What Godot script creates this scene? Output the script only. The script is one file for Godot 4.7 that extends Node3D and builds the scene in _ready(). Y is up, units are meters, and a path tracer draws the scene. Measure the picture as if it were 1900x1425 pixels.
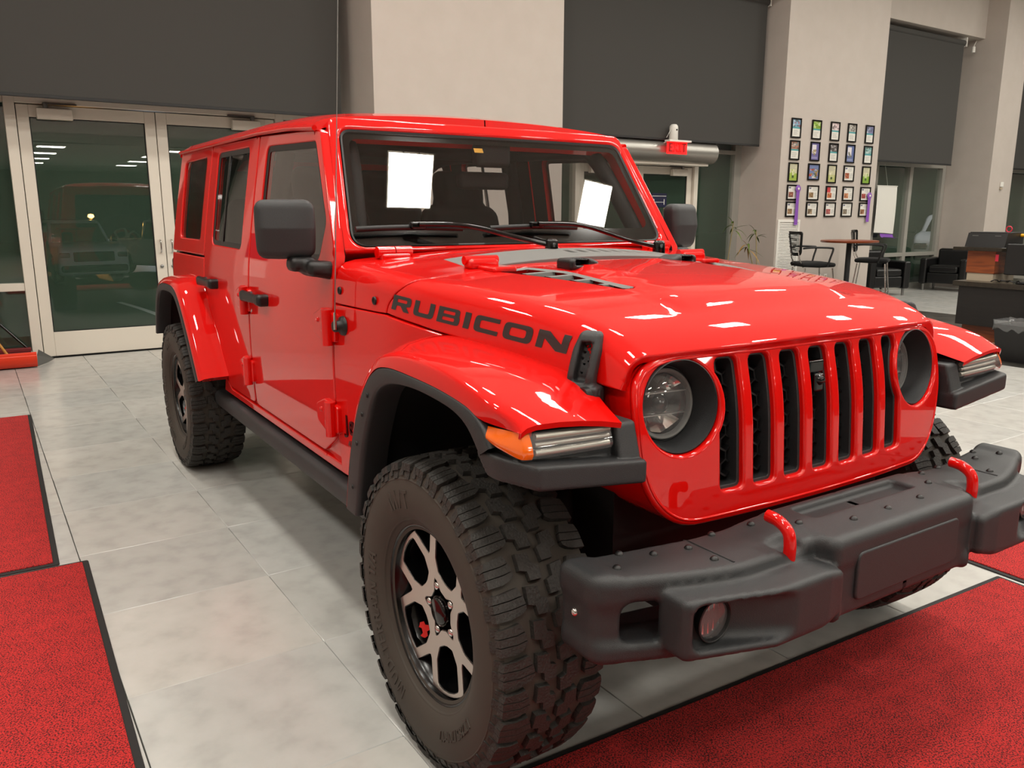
extends Node3D
# A red four-door off-roader in a car showroom at night. Metres; the vehicle points along +x, its right side is +z, its front axle stands over the origin.

var M := {}
const BAY := [[-1.84, 1.92], [-8.38, -4.27], [-14.15, -10.78], [-19.2, -14.95]]   # window bays, [z from, z to]
const WIN := -7.4      # plane of the glass
const SHADE := -6.95   # plane of the roller shades
const CEIL := 5.6

func _ready() -> void:
	var cam := Camera3D.new()
	cam.name = "camera"
	cam.position = Vector3(1.7024, 1.398, 1.7671)
	cam.rotation_order = EULER_ORDER_YXZ
	cam.rotation_degrees = Vector3(-11.853, 56.991, 0.117)
	cam.fov = 50.694
	cam.near = 0.05; cam.far = 200.0
	add_child(cam)
	var env := Environment.new()
	env.background_mode = Environment.BG_COLOR
	env.background_color = Color(0.012, 0.014, 0.02)
	env.ambient_light_source = Environment.AMBIENT_SOURCE_BG
	env.tonemap_mode = Environment.TONE_MAPPER_LINEAR
	env.tonemap_exposure = 1.0
	env.sdfgi_enabled = true; env.ssao_enabled = true; env.ssil_enabled = true
	var we := WorldEnvironment.new()
	we.environment = env; we.name = "environment"
	add_child(we)
	face_bold = SystemFont.new()
	face_bold.font_names = PackedStringArray(["Droid Sans"])
	face_bold.font_weight = 700
	make_materials()
	ceiling_lights()
	room()
	windows()
	floor_tiles()
	outside()
	jeep()
	door_mats()
	wall_frames()
	furniture()
	small_things()

const LAMP_ENERGY := 5.6
func ceiling_lights() -> void:
	# two-foot fluorescent fittings in the showroom ceiling, every 2.4 m
	var proto := Node3D.new()
	part("frame", frame_ring(0.62, 0.62, 0.03, 0.012), M.white_metal, proto)
	var pane := MB.new()
	span(pane, Vector3(-0.29, 0.004, -0.29), Vector3(0.29, 0.012, 0.29))
	part("glowing_diffuser", pane, M.lamp_glow, proto)
	for s in [-0.1, 0.1]:
		var bar := MB.new()
		span(bar, Vector3(-0.29, -0.006, s - 0.006), Vector3(0.29, 0.004, s + 0.006))
		part("divider", bar, M.white_metal, proto)
	var cols := [-3.91, -1.51, 0.89, 3.29]
	for i in 4:
		for j in range(-5, 3):
			var z := -1.48 + 2.96 * j
			troffer(proto, Vector3(cols[i], CEIL - 0.012, z), LAMP_ENERGY, "ceiling light above the showroom, row %d from the window, number %d from the far wall" % [i + 1, j + 6], "high ceiling lights")
	for i in 4:
		for j in 3:
			troffer(proto, Vector3(5.4 + 2.4 * i, 2.9 - 0.012, 0.13 + 2.6 * (j - 2)), LAMP_ENERGY * 0.6, "light in the low sales area ceiling, row %d from the bulkhead, number %d" % [i + 1, j + 1], "low ceiling lights")
	proto.free()
func troffer(proto: Node3D, at: Vector3, energy: float, label: String, group: String) -> void:
	var t := proto.duplicate()
	t.name = numbered("ceiling_light")
	add_child(t)
	t.position = at
	tag(t, label, "ceiling light", group)
	var a := AreaLight3D.new()
	a.area_size = Vector2(0.56, 0.56)
	a.light_energy = energy
	a.light_color = Color(1.0, 0.988, 0.955)
	a.shadow_enabled = true
	a.set("area_range", 40.0)
	a.name = "lamp_light"
	add_child(a, true)
	a.position = at + Vector3(0, -0.012, 0)
	a.rotation_degrees = Vector3(-90, 0, 0)
func frame_ring(w: float, d: float, t: float, h: float) -> MB:
	var b := MB.new()
	for s in [-1, 1]:
		span(b, Vector3(-w / 2, -h, s * d / 2 - t / 2), Vector3(w / 2, h, s * d / 2 + t / 2))
		span(b, Vector3(s * w / 2 - t / 2, -h, -d / 2 + t / 2), Vector3(s * w / 2 + t / 2, h, d / 2 - t / 2))
	return b

func tex(im: Image) -> ImageTexture:
	return ImageTexture.create_from_image(im)
func tri_mat(m: StandardMaterial3D, im: Image, metres: float, world := true) -> StandardMaterial3D:
	m.albedo_texture = tex(im)
	m.uv1_triplanar = true
	m.uv1_world_triplanar = world
	m.uv1_scale = Vector3.ONE / metres
	return m
func bump(m: StandardMaterial3D, w: int, seed_: int, freq: float, strength: float, metres := 0.0) -> void:
	var im := noise_image(w, w, seed_, freq, func(t): return Color(t, t, t))
	im.bump_map_to_normal_map(strength)
	m.normal_enabled = true
	m.normal_texture = tex(im)
	m.uv1_triplanar = true
	if metres > 0.0:
		m.uv1_world_triplanar = true
		m.uv1_scale = Vector3.ONE / metres

func make_materials() -> void:
	var red := mat(Color(0.82, 0.032, 0.014), 0.5)
	red.clearcoat_enabled = true; red.clearcoat = 1.0; red.clearcoat_roughness = 0.025
	red.metallic_specular = 0.15
	M.red = red
	M.honeycomb = mat(Color(0.075, 0.075, 0.078), 0.35)
	M.plastic = mat(Color(0.152, 0.157, 0.163), 0.52)          # grained dark grey plastic
	bump(M.plastic, 128, 4, 0.22, 1.2, 0.06)
	M.black = mat(Color(0.045, 0.045, 0.047), 0.45)
	M.gloss_black = mat(Color(0.02, 0.02, 0.022), 0.12)
	M.under = mat(Color(0.03, 0.03, 0.032), 0.8)

	M.decal = mat(Color(0.17, 0.17, 0.165), 0.6)
	M.decal_edge = mat(Color(0.09, 0.09, 0.09), 0.5)
	M.vent_grey = mat(Color(0.40, 0.40, 0.39), 0.55)
	M.rubber = mat(Color(0.165, 0.155, 0.142), 0.68)
	bump(M.rubber, 128, 9, 0.12, 2.0, 0.12)
	M.side_rubber = mat(Color(0.235, 0.210, 0.182), 0.75)
	M.alloy = mat(Color(0.78, 0.74, 0.71), 0.28, 0.85)
	M.rim_black = mat(Color(0.05, 0.05, 0.052), 0.22, 0.2)
	M.chrome = mat(Color(0.80, 0.79, 0.78), 0.12, 1.0)
	M.steel = mat(Color(0.55, 0.55, 0.54), 0.3, 0.9)
	M.interior = mat(Color(0.055, 0.055, 0.056), 0.8)
	M.seat_cloth = mat(Color(0.06, 0.06, 0.062), 0.95)
	M.glass = pane_mat(Color(0.48, 0.62, 0.52), 0.075)
	M.windshield = pane_mat(Color(0.05, 0.07, 0.06), 0.22)
	M.side_glass = pane_mat(Color(0.03, 0.035, 0.03), 0.30)
	M.dark_glass = pane_mat(Color(0.008, 0.009, 0.009), 0.80)
	M.frit = mat(Color(0.012, 0.012, 0.012), 0.1)
	M.lens = pane_mat(Color(0.8, 0.8, 0.8), 0.10)
	M.amber = mat(Color(0.93, 0.40, 0.03), 0.15)
	M.amber.clearcoat_enabled = true; M.amber.clearcoat = 1.0; M.amber.clearcoat_roughness = 0.03
	M.led_bar = mat(Color(0.70, 0.70, 0.66), 0.25, 0.55)
	M.tail_red = mat(Color(0.45, 0.02, 0.02), 0.1)
	# building
	M.wall = tri_mat(mat(Color(1, 1, 1), 0.85), noise_image(256, 256, 3, 0.02, func(t): return Color(0.71, 0.672, 0.64).lightened((t - 0.5) * 0.06)), 2.0)
	M.ceiling = mat(Color(0.86, 0.84, 0.80), 0.9)
	M.low_wall = mat(Color(0.62, 0.58, 0.52), 0.9)
	M.shade = tri_mat(mat(Color(1, 1, 1), 0.9), weave_image(), 0.05)
	M.shade_bar = mat(Color(0.10, 0.10, 0.10), 0.6)
	M.white_metal = mat(Color(0.83, 0.80, 0.75), 0.42)
	M.frame_grey = mat(Color(0.62, 0.61, 0.58), 0.42, 0.2)
	M.gasket = mat(Color(0.05, 0.05, 0.05), 0.7)
	M.grout = mat(Color(0.24, 0.235, 0.22), 0.9)
	for k in 4:
		var base: Color = [Color(0.715, 0.71, 0.69), Color(0.70, 0.698, 0.68), Color(0.73, 0.722, 0.70), Color(0.705, 0.705, 0.69)][k]
		var m := mat(Color(1, 1, 1), 0.24)
		tri_mat(m, noise_image(512, 512, 40 + k, 0.016, func(t): return base.lightened((t - 0.5) * 0.15) if t > 0.5 else base.darkened((0.5 - t) * 0.14), 8), 1.3)
		m.roughness_texture = tex(noise_image(256, 256, 60 + k, 0.02, func(t): return Color(0.75 + t * 0.5, 0.75 + t * 0.5, 0.75 + t * 0.5)))
		m.roughness = 0.22
		M["tile%d" % k] = m
	M.dark_tile = tri_mat(mat(Color(1, 1, 1), 0.25), noise_image(256, 256, 77, 0.012, func(t): return Color(0.235, 0.23, 0.215).lightened((t - 0.5) * 0.2)), 1.7)
	M.carpet = tri_mat(mat(Color(1, 1, 1), 1.0), carpet_image(), 0.9)
	bump(M.carpet, 512, 8, 0.45, 2.5)
	M.mat_edge = mat(Color(0.09, 0.085, 0.082), 0.8)
	M.lamp_glow = mat(Color(1, 1, 1), 0.5)
	M.lamp_glow.emission_enabled = true; M.lamp_glow.emission = Color(1.0, 0.94, 0.83); M.lamp_glow.emission_energy_multiplier = 4.0
	M.exit_glow = mat(Color(0.8, 0.05, 0.05), 0.4)
	M.exit_glow.emission_enabled = true; M.exit_glow.emission = Color(1.0, 0.06, 0.07); M.exit_glow.emission_energy_multiplier = 1.3
	M.galvanised = mat(Color(0.62, 0.61, 0.585), 0.34, 0.75)
	M.white = mat(Color(0.86, 0.85, 0.82), 0.5)
	M.wood = tri_mat(mat(Color(1, 1, 1), 0.4), wood_image(Color(0.54, 0.27, 0.11), Color(0.40, 0.18, 0.07)), 0.8, false)
	M.table_wood = tri_mat(mat(Color(1, 1, 1), 0.35), wood_image(Color(0.55, 0.27, 0.14), Color(0.46, 0.20, 0.10)), 0.6, false)
	M.pale_wood = tri_mat(mat(Color(1, 1, 1), 0.6), wood_image(Color(0.78, 0.55, 0.22), Color(0.68, 0.45, 0.16)), 0.3, false)
	M.desk_dark = tri_mat(mat(Color(1, 1, 1), 0.5), wood_image(Color(0.075, 0.06, 0.052), Color(0.045, 0.036, 0.032)), 0.7, false)
	M.granite = tri_mat(mat(Color(1, 1, 1), 0.15), noise_image(256, 256, 31, 0.25, func(t): return Color(0.10, 0.085, 0.07).lerp(Color(0.36, 0.33, 0.28), smoothstep(0.5, 0.75, t))), 0.3)
	M.beige = mat(Color(0.66, 0.61, 0.53), 0.6)
	M.leather = mat(Color(0.035, 0.035, 0.037), 0.38)
	M.mesh_back = mat(Color(0.07, 0.072, 0.075), 0.8)
	M.orange = mat(Color(0.86, 0.20, 0.04), 0.4)
	M.asphalt = tri_mat(mat(Color(1, 1, 1), 0.75), noise_image(256, 256, 12, 0.2, func(t): return Color(0.12, 0.13, 0.125).lightened((t - 0.5) * 0.3)), 1.5)
	M.leaf = mat(Color(0.30, 0.38, 0.10), 0.5)
	M.leaf_dry = mat(Color(0.55, 0.42, 0.18), 0.6)
	M.stem = mat(Color(0.55, 0.50, 0.36), 0.7)
	M.purple = mat(Color(0.50, 0.30, 0.66), 0.4)
	M.truck_white = mat(Color(0.80, 0.80, 0.79), 0.3)
	M.truck_white.clearcoat_enabled = true
	M.truck_red = mat(Color(0.45, 0.03, 0.03), 0.3)
	M.bag = pane_mat(Color(0.85, 0.87, 0.88), 0.09)
	M.yellow = mat(Color(0.85, 0.62, 0.05), 0.5)
	M.pink = mat(Color(0.80, 0.15, 0.25), 0.5)
	M.sign_blue = mat(Color(0.05, 0.06, 0.20), 0.4)
func pane_mat(c: Color, alpha: float) -> StandardMaterial3D:
	var m := mat(Color(c.r, c.g, c.b, alpha), 0.0)
	m.transparency = BaseMaterial3D.TRANSPARENCY_ALPHA
	return m
func weave_image() -> Image:
	var im := Image.create(64, 64, false, Image.FORMAT_RGB8)
	var rng := RandomNumberGenerator.new()
	rng.seed = 5
	for y in 64:
		for x in 64:
			var t := 0.9 + 0.1 * sin(x * TAU / 4.0) * sin(y * TAU / 4.0) + rng.randf_range(-0.06, 0.06)
			im.set_pixel(x, y, Color(0.255 * t, 0.248 * t, 0.236 * t))
	return im
func carpet_image() -> Image:
	var fine := FastNoiseLite.new()
	fine.seed = 21; fine.frequency = 0.13; fine.fractal_octaves = 2
	var big := FastNoiseLite.new()
	big.seed = 22; big.frequency = 0.012; big.fractal_octaves = 3
	var a := fine.get_seamless_image(1024, 1024)
	var c := big.get_seamless_image(1024, 1024)
	var im := Image.create(1024, 1024, false, Image.FORMAT_RGB8)
	for y in 1024:
		for x in 1024:
			var t := a.get_pixel(x, y).r
			var s := c.get_pixel(x, y).r
			var k := smoothstep(0.30 - 0.3 * (s - 0.5), 0.52, t)
			im.set_pixel(x, y, Color(0.30, 0.04, 0.045).lerp(Color(0.72, 0.135, 0.128), k))
	return im
func wood_image(a: Color, c: Color) -> Image:
	var nz := FastNoiseLite.new()
	nz.seed = 6; nz.frequency = 0.02; nz.fractal_octaves = 3
	var im := Image.create(256, 256, false, Image.FORMAT_RGB8)
	for y in 256:
		for x in 256:
			var t := 0.5 + 0.5 * sin((y + nz.get_noise_2d(x * 0.25, y * 2.0) * 26.0) * TAU / 32.0)
			im.set_pixel(x, y, a.lerp(c, t * 0.7 + 0.3 * absf(nz.get_noise_2d(x * 0.6, y * 9.0))))
	return im

# ---------------------------------------------------------------- the room
func room() -> void:
	setting("floor", span(MB.new(), Vector3(-7.55, -0.3, -24.2), Vector3(18.2, -0.012, 7.2)), M.grout)
	setting("ceiling", span(MB.new(), Vector3(-7.55, CEIL, -24.2), Vector3(4.4, CEIL + 0.2, 7.2)), M.ceiling)
	setting("ceiling", span(MB.new(), Vector3(4.2, 2.9, -24.2), Vector3(18.2, 3.1, 7.2)), M.ceiling)
	setting("wall_bulkhead", span(MB.new(), Vector3(4.2, 2.9, -24.2), Vector3(4.4, CEIL, 7.2)), M.wall)
	setting("wall_far", span(MB.new(), Vector3(-7.6, 0, -24.4), Vector3(18.2, CEIL, -24.2)), M.wall)
	setting("wall_near", span(MB.new(), Vector3(-7.6, 0, 7.0), Vector3(18.2, CEIL, 7.2)), M.wall)
	setting("wall_sales", span(MB.new(), Vector3(18.0, 0, -24.2), Vector3(18.2, 3.0, 7.2)), M.low_wall)
	var piers := [[1.92, 7.0, -6.49], [-4.27, -1.84, -6.49], [-10.78, -8.38, -6.6], [-14.95, -14.15, -6.5], [-24.2, -19.2, -6.5]]
	for p in piers:
		setting("wall_pier", span(MB.new(), Vector3(-7.5, 0, p[0]), Vector3(p[2], CEIL, p[1])), M.wall)
	for k in BAY.size():
		var face: float = [-6.49, -6.49, -6.88, -6.5][k]
		setting("wall_header", span(MB.new(), Vector3(-7.5, 4.56, BAY[k][0]), Vector3(face, CEIL, BAY[k][1])), M.wall)
	for p in [[-4.27, -1.84, -6.49], [-10.78, -8.38, -6.6]]:
		setting("baseboard_pier", span(MB.new(), Vector3(p[2], 0, p[0]), Vector3(p[2] + 0.012, 0.1, p[1])), M.shade_bar)

# bar along z or y in the window wall
func rail(b: MB, z0: float, z1: float, y0: float, y1: float, d := 0.1) -> MB:
	return span(b, Vector3(WIN - d * 0.5, y0, minf(z0, z1)), Vector3(WIN + d * 0.5, y1, maxf(z0, z1)), 0.004)
func pane(called: String, z0: float, z1: float, y0: float, y1: float, parent: Node3D, x := WIN) -> void:
	part(called, span(MB.new(), Vector3(x - 0.003, y0, minf(z0, z1)), Vector3(x + 0.003, y1, maxf(z0, z1))), M.glass, parent)
func window_node(called: String, label: String) -> Node3D:
	var o := Node3D.new()
	o.name = called
	add_child(o)
	o.set_meta("kind", "structure"); o.set_meta("label", label)
	return o

func door_leaf(called: String, z0: float, z1: float, h: float, label: String, bottom := 0.25, flip := false) -> Node3D:
	# z0 > z1; stiles, rails, pane, closer, pull
	var d := window_node(called, label)
	var s := 0.1
	part("stile", rail(MB.new(), z0, z0 - s, 0.012, h, 0.045), M.white_metal, d)
	part("stile", rail(MB.new(), z1 + s, z1, 0.012, h, 0.045), M.white_metal, d)
	part("top_rail", rail(MB.new(), z0 - s, z1 + s, h - 0.11, h, 0.044), M.white_metal, d)
	part("bottom_rail", rail(MB.new(), z0 - s, z1 + s, 0.012, bottom, 0.044), M.white_metal, d)
	pane("pane", z0 - s, z1 + s, bottom, h - 0.11, d)
	var gk := MB.new()
	rail(gk, z0 - s, z0 - s - 0.008, bottom, h - 0.11, 0.03); rail(gk, z1 + s, z1 + s + 0.008, bottom, h - 0.11, 0.03)
	rail(gk, z0 - s, z1 + s, bottom, bottom + 0.008, 0.03); rail(gk, z0 - s, z1 + s, h - 0.118, h - 0.11, 0.03)
	part("gasket", gk, M.gasket, d)
	part("sweep", rail(MB.new(), z0 - 0.004, z1 + 0.004, 0.0, 0.012, 0.03), M.gasket, d)
	var ch := z1 + 0.16 if flip else z0 - 0.16
	var sg := 1.0 if flip else -1.0
	var cl := part("closer", span(MB.new(), Vector3(WIN + 0.03, h - 0.13, minf(ch, ch + sg * 0.3)), Vector3(WIN + 0.1, h - 0.03, maxf(ch, ch + sg * 0.3)), 0.008), M.white_metal, d)
	var arm := MB.new()
	span(arm, Vector3(WIN + 0.055, h + 0.005, minf(ch + sg * 0.06, ch + sg * 0.34)), Vector3(WIN + 0.08, h + 0.018, maxf(ch + sg * 0.06, ch + sg * 0.34)))
	rod(arm, Vector3(WIN + 0.065, h - 0.04, ch + sg * 0.08), Vector3(WIN + 0.065, h + 0.02, ch + sg * 0.08), 0.022, 0.022, 10)
	part("closer_arm", arm, M.steel, cl)
	var hz := z0 - 0.05 if flip else z1 + 0.05
	var hd := part("pull_handle", tube(MB.new(), smooth_path([Vector3(WIN + 0.024, 1.0, hz), Vector3(WIN + 0.06, 1.01, hz), Vector3(WIN + 0.066, 1.065, hz), Vector3(WIN + 0.06, 1.12, hz), Vector3(WIN + 0.024, 1.13, hz)], 4), 0.008, 8), M.chrome, d)
	part("lock_cylinder", lathe(MB.new(), [[0.0, 0.012], [0.016, 0.012], [0.018, 0.0]], axis_frame(Vector3(WIN + 0.024, 0.86, hz), Vector3.RIGHT), 14), M.steel, hd)
	return d

func windows() -> void:
	# bay with the double doors on the left of the picture
	var w := window_node("window_1", "white framed storefront glazing around the double doors")
	part("jamb", rail(MB.new(), 1.35, 1.44, 0.0, 2.45, 0.12), M.white_metal, w)
	part("jamb", rail(MB.new(), -1.15, -1.06, 0.0, 2.45, 0.12), M.white_metal, w)
	part("head_rail", rail(MB.new(), 1.35, -1.06, 2.395, 2.45, 0.12), M.white_metal, w)
	for sp in [[1.44, 1.92], [-1.84, -1.15]]:
		part("sill_rail", rail(MB.new(), sp[0], sp[1], 0.0, 0.08, 0.1), M.white_metal, w)
		part("middle_rail", rail(MB.new(), sp[0], sp[1], 0.667, 0.74, 0.1), M.white_metal, w)
		part("head_rail", rail(MB.new(), sp[0], sp[1], 2.395, 2.45, 0.1), M.white_metal, w)
		pane("pane", sp[0], sp[1], 0.08, 0.667, w)
		pane("pane", sp[0], sp[1], 0.74, 2.395, w)
	pane("upper_pane", -1.84, 1.92, 2.45, 4.56, w)
	door_leaf("door_1", 1.342, 0.145, 2.385, "white framed glass door at the left with lock and pull handle")
	door_leaf("door_2", 0.138, -1.055, 2.385, "white framed glass door leaf partly hidden by the vehicle roof", 0.25, true)
	shade("long dark grey roller shade above the double glass doors", -1.66, 1.85, 2.43)
	# bay with the entrance
	w = window_node("window_2", "white framed entrance glazing behind the windshield")
	part("jamb", rail(MB.new(), -7.44, -7.36, 0.0, 2.3, 0.14), M.white_metal, w)
	part("jamb", rail(MB.new(), -5.2, -5.12, 0.0, 2.3, 0.14), M.white_metal, w)
	part("head_rail", rail(MB.new(), -7.36, -5.2, 2.09, 2.16, 0.14), M.white_metal, w)
	for sp in [[-8.24, -7.44], [-5.12, -4.27]]:
		part("sill_rail", rail(MB.new(), sp[0], sp[1], 0.0, 0.08, 0.1), M.frame_grey, w)
		part("head_rail", rail(MB.new(), sp[0], sp[1], 2.3, 2.36, 0.1), M.frame_grey, w)
		pane("pane", sp[0], sp[1], 0.08, 2.3, w)
	part("mullion", rail(MB.new(), -8.38, -8.24, 0.0, 2.46, 0.1), M.frame_grey, w)
	pane("upper_pane", -8.38, -4.27, 2.36, 4.56, w)
	door_leaf("door_3", -6.285, -7.355, 2.08, "white framed entrance door with a blue notice, behind the windshield", 0.25, true)
	door_leaf("door_4", -5.205, -6.278, 2.08, "white framed entrance door leaf seen through the windshield", 0.25, false)
	shade("dark grey roller shade above the entrance, between two pale piers", -8.3, -4.35, 2.43)
	# bay behind the bar table
	for bay in [[2, "window_3", "grey framed window behind the bar table", "dark grey roller shade with its roller showing, right of the framed certificates", -13.6], [3, "window_4", "grey framed window at the right edge of the picture", "dark grey roller shade at the right edge of the picture", -19.1]]:
		var z0: float = BAY[bay[0]][0]
		var z1: float = BAY[bay[0]][1]
		w = window_node(bay[1], bay[2])
		var n := 3
		for k in n + 1:
			var z := lerpf(z1 - 0.06, z0 + 0.06, float(k) / n)
			part("mullion", rail(MB.new(), z - 0.05, z + 0.05, 0.0, 4.56, 0.12), M.frame_grey, w)
		for k in n:
			var a := lerpf(z1 - 0.06, z0 + 0.06, float(k) / n) - 0.05
			var c := lerpf(z1 - 0.06, z0 + 0.06, float(k + 1) / n) + 0.05
			part("sill_rail", rail(MB.new(), a, c, 0.0, 0.1, 0.12), M.frame_grey, w)
			part("middle_rail", rail(MB.new(), a, c, 0.62, 0.69, 0.12), M.frame_grey, w)
			part("head_rail", rail(MB.new(), a, c, 2.27, 2.34, 0.12), M.frame_grey, w)
			pane("pane", a, c, 0.1, 0.62, w)
			pane("pane", a, c, 0.69, 2.27, w)
			pane("pane", a, c, 2.34, 4.56, w)
		shade(bay[3], bay[4], z1 - 0.03, 2.32)
func shade(label: String, z0: float, z1: float, y: float) -> void:
	var t := thing("roller_shade", label, "shade", Vector3.ZERO, 0.0, "dark roller shades")
	part("cloth", span(MB.new(), Vector3(SHADE - 0.002, y, z0), Vector3(SHADE + 0.002, 4.42, z1)), M.shade, t)
	part("hem_bar", span(MB.new(), Vector3(SHADE - 0.008, y - 0.03, z0), Vector3(SHADE + 0.008, y, z1), 0.006), M.shade_bar, t)
	part("roller", rod(MB.new(), Vector3(SHADE - 0.03, 4.44, z0 - 0.03), Vector3(SHADE - 0.03, 4.44, z1), 0.055, 0.055, 18), M.shade, t)
	part("bracket", span(MB.new(), Vector3(SHADE - 0.09, 4.38, z0 - 0.05), Vector3(SHADE + 0.03, 4.535, z0 - 0.03)), M.white, t)

func floor_tiles() -> void:
	# 0.6 m tiles; the 300 nearest the camera are single pieces, the rest is joined
	var f: Node3D = get_node("floor")
	var th := deg_to_rad(-0.6)
	var origin := Vector3(-0.1133, 0, 0.9377)
	var dx := Vector3(cos(th), 0, sin(th)) * 0.6028
	var dz := Vector3(-sin(th), 0, cos(th)) * 0.6028
	var tile := MB.new()
	var h := 0.2987
	var id := []
	for s in [[h, -0.0008, 0.12], [h - 0.0008, 0.0, 0.0]]:
		for k in 4:
			var q := Vector3([-1, 1, 1, -1][k] * s[0], s[1], [-1, -1, 1, 1][k] * s[0])
			id.append(tile.vert(q, Vector3([-1, 1, 1, -1][k] * s[2], 1, [-1, -1, 1, 1][k] * s[2]).normalized()))
	for k in 4: tile.quad(id[k], id[(k + 1) % 4], id[4 + (k + 1) % 4], id[4 + k])
	tile.quad(id[4], id[5], id[6], id[7])
	var low := []
	for k in 4: low.append(tile.vert(Vector3([-1, 1, 1, -1][k] * h, -0.012, [-1, -1, 1, 1][k] * h), Vector3([-1, 1, 1, -1][k], 0.1, [-1, -1, 1, 1][k]).normalized()))
	for k in 4: tile.quad(id[k], id[(k + 1) % 4], low[(k + 1) % 4], low[k])
	var mesh := mesh_of(tile)
	var spots := []
	var cam := Vector3(1.7, 0, 1.77)
	var look := Vector3(-0.839, 0, -0.545)
	for i in range(-12, 31):
		for j in range(-42, 11):
			var c := origin + dx * (i + 0.5) + dz * (j + 0.5)
			if c.x < -7.6 or c.x > 18.1 or c.z < -24.1 or c.z > 7.0: continue
			var to := c - cam
			var ang := absf(rad_to_deg(look.angle_to(to.normalized())))
			spots.append([to.length() + (0.0 if ang < 40 else 100.0), c, (i * 7 + j * 13 + (i * j) % 5) % 4, j])
	spots.sort_custom(func(a, c): return a[0] < c[0])
	var rest := {}
	var basis := Basis(dx.normalized(), Vector3.UP, dz.normalized())
	for k in spots.size():
		var s: Array = spots[k]
		var c: Vector3 = s[1]
		var which: String = "dark_tile" if c.z < -6.0 and c.z > -9.75 else "tile%d" % absi(s[2])
		if k < 300:
			var o := put("tile", mesh, M[which], f)
			o.transform = Transform3D(basis, c)
		else:
			if not rest.has(which): rest[which] = MB.new()
			var b: MB = rest[which]
			var a0 := b.vert(c + basis * Vector3(-h, 0, -h), Vector3.UP)
			b.vert(c + basis * Vector3(h, 0, -h), Vector3.UP); b.vert(c + basis * Vector3(h, 0, h), Vector3.UP); b.vert(c + basis * Vector3(-h, 0, h), Vector3.UP)
			b.quad(a0, a0 + 1, a0 + 2, a0 + 3)
	for which in rest:
		var o := part("distant_tiles", rest[which], M[which], f)
		o.set_meta("kind", "stuff")

func door_mats() -> void:
	floor_mat(Vector3(-3.345, 0, 2.21), 2.94, 1.2, -0.9, "red carpet runner with black rubber edge, farther one at the left edge")
	floor_mat(Vector3(-0.395, 0, 2.155), 2.93, 1.2, -0.9, "red carpet runner with black rubber edge, nearer one at the left edge")
	floor_mat(Vector3(1.41, 0, 0.03), 2.42, 2.9, -2.0, "large red carpet mat under the front bumper")
	floor_mat(Vector3(1.19, 0, -2.93), 2.42, 2.95, -2.0, "red carpet mat on the far side of the front bumper")
func floor_mat(at: Vector3, lx: float, lz: float, turn: float, label: String) -> void:
	var t := thing("carpet_mat", label, "mat", at, deg_to_rad(turn), "red carpet mats")
	var hx := lx / 2.0
	var hz := lz / 2.0
	var b := MB.new()
	plate(b, Transform3D(Basis(Vector3.RIGHT, Vector3.FORWARD, Vector3.UP), Vector3(0, 0.006, 0)), rounded([[-hx, -hz, 0.01], [hx, -hz, 0.01], [hx, hz, 0.01], [-hx, hz, 0.01]], 3), [], 0.005, 0.003)
	part("rubber_backing", b, M.mat_edge, t)
	b = MB.new()
	var e := 0.022
	plate(b, Transform3D(Basis(Vector3.RIGHT, Vector3.FORWARD, Vector3.UP), Vector3(0, 0.011, 0)), rounded([[-hx + e, -hz + e, 0.01], [hx - e, -hz + e, 0.01], [hx - e, hz - e, 0.01], [-hx + e, hz - e, 0.01]], 3), [], 0.006, 0.003)
	part("pile", b, M.carpet, t)
# ---------------------------------------------------------------- mesh helpers
class MB:
	var v := PackedVector3Array()
	var n := PackedVector3Array()
	var uv := PackedVector2Array()
	var ix := PackedInt32Array()
	func vert(p: Vector3, nn: Vector3, t := Vector2.ZERO) -> int:
		v.append(p); n.append(nn); uv.append(t)
		return v.size() - 1
	func tri(a: int, b: int, c: int) -> void:
		var g := (v[b] - v[a]).cross(v[c] - v[a])
		if g.dot(n[a] + n[b] + n[c]) > 0.0:
			ix.append(a); ix.append(c); ix.append(b)
		else:
			ix.append(a); ix.append(b); ix.append(c)
	func quad(a: int, b: int, c: int, d: int) -> void:
		tri(a, b, c); tri(a, c, d)
	func face(pts: Array, away: Vector3) -> void:
		var nn: Vector3 = (pts[1] - pts[0]).cross(pts[2] - pts[0]).normalized()
		if nn.dot(pts[0] - away) < 0.0: nn = -nn
		var f := []
		for p in pts: f.append(vert(p, nn))
		for k in range(1, pts.size() - 1): tri(f[0], f[k], f[k + 1])

static func mesh_of(b: MB) -> ArrayMesh:
	var a := []
	a.resize(Mesh.ARRAY_MAX)
	a[Mesh.ARRAY_VERTEX] = b.v; a[Mesh.ARRAY_NORMAL] = b.n; a[Mesh.ARRAY_TEX_UV] = b.uv; a[Mesh.ARRAY_INDEX] = b.ix
	var m := ArrayMesh.new()
	if b.ix.size() > 0: m.add_surface_from_arrays(Mesh.PRIMITIVE_TRIANGLES, a)
	return m

# the same shape on the other side of the vehicle (z -> -z)
func mirrored(b: MB) -> MB:
	var o := MB.new()
	for p in b.v: o.v.append(Vector3(p.x, p.y, -p.z))
	for p in b.n: o.n.append(Vector3(p.x, p.y, -p.z))
	o.uv = b.uv
	for k in range(0, b.ix.size(), 3):
		o.ix.append(b.ix[k]); o.ix.append(b.ix[k + 2]); o.ix.append(b.ix[k + 1])
	return o

func moved(b: MB, t: Transform3D) -> MB:
	var o := MB.new()
	for p in b.v: o.v.append(t * p)
	for p in b.n: o.n.append((t.basis * p).normalized())
	o.uv = b.uv; o.ix = b.ix
	return o

func join(a: MB, b: MB) -> MB:
	var k := a.v.size()
	a.v.append_array(b.v); a.n.append_array(b.n); a.uv.append_array(b.uv)
	for i in b.ix: a.ix.append(i + k)
	return a

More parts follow.
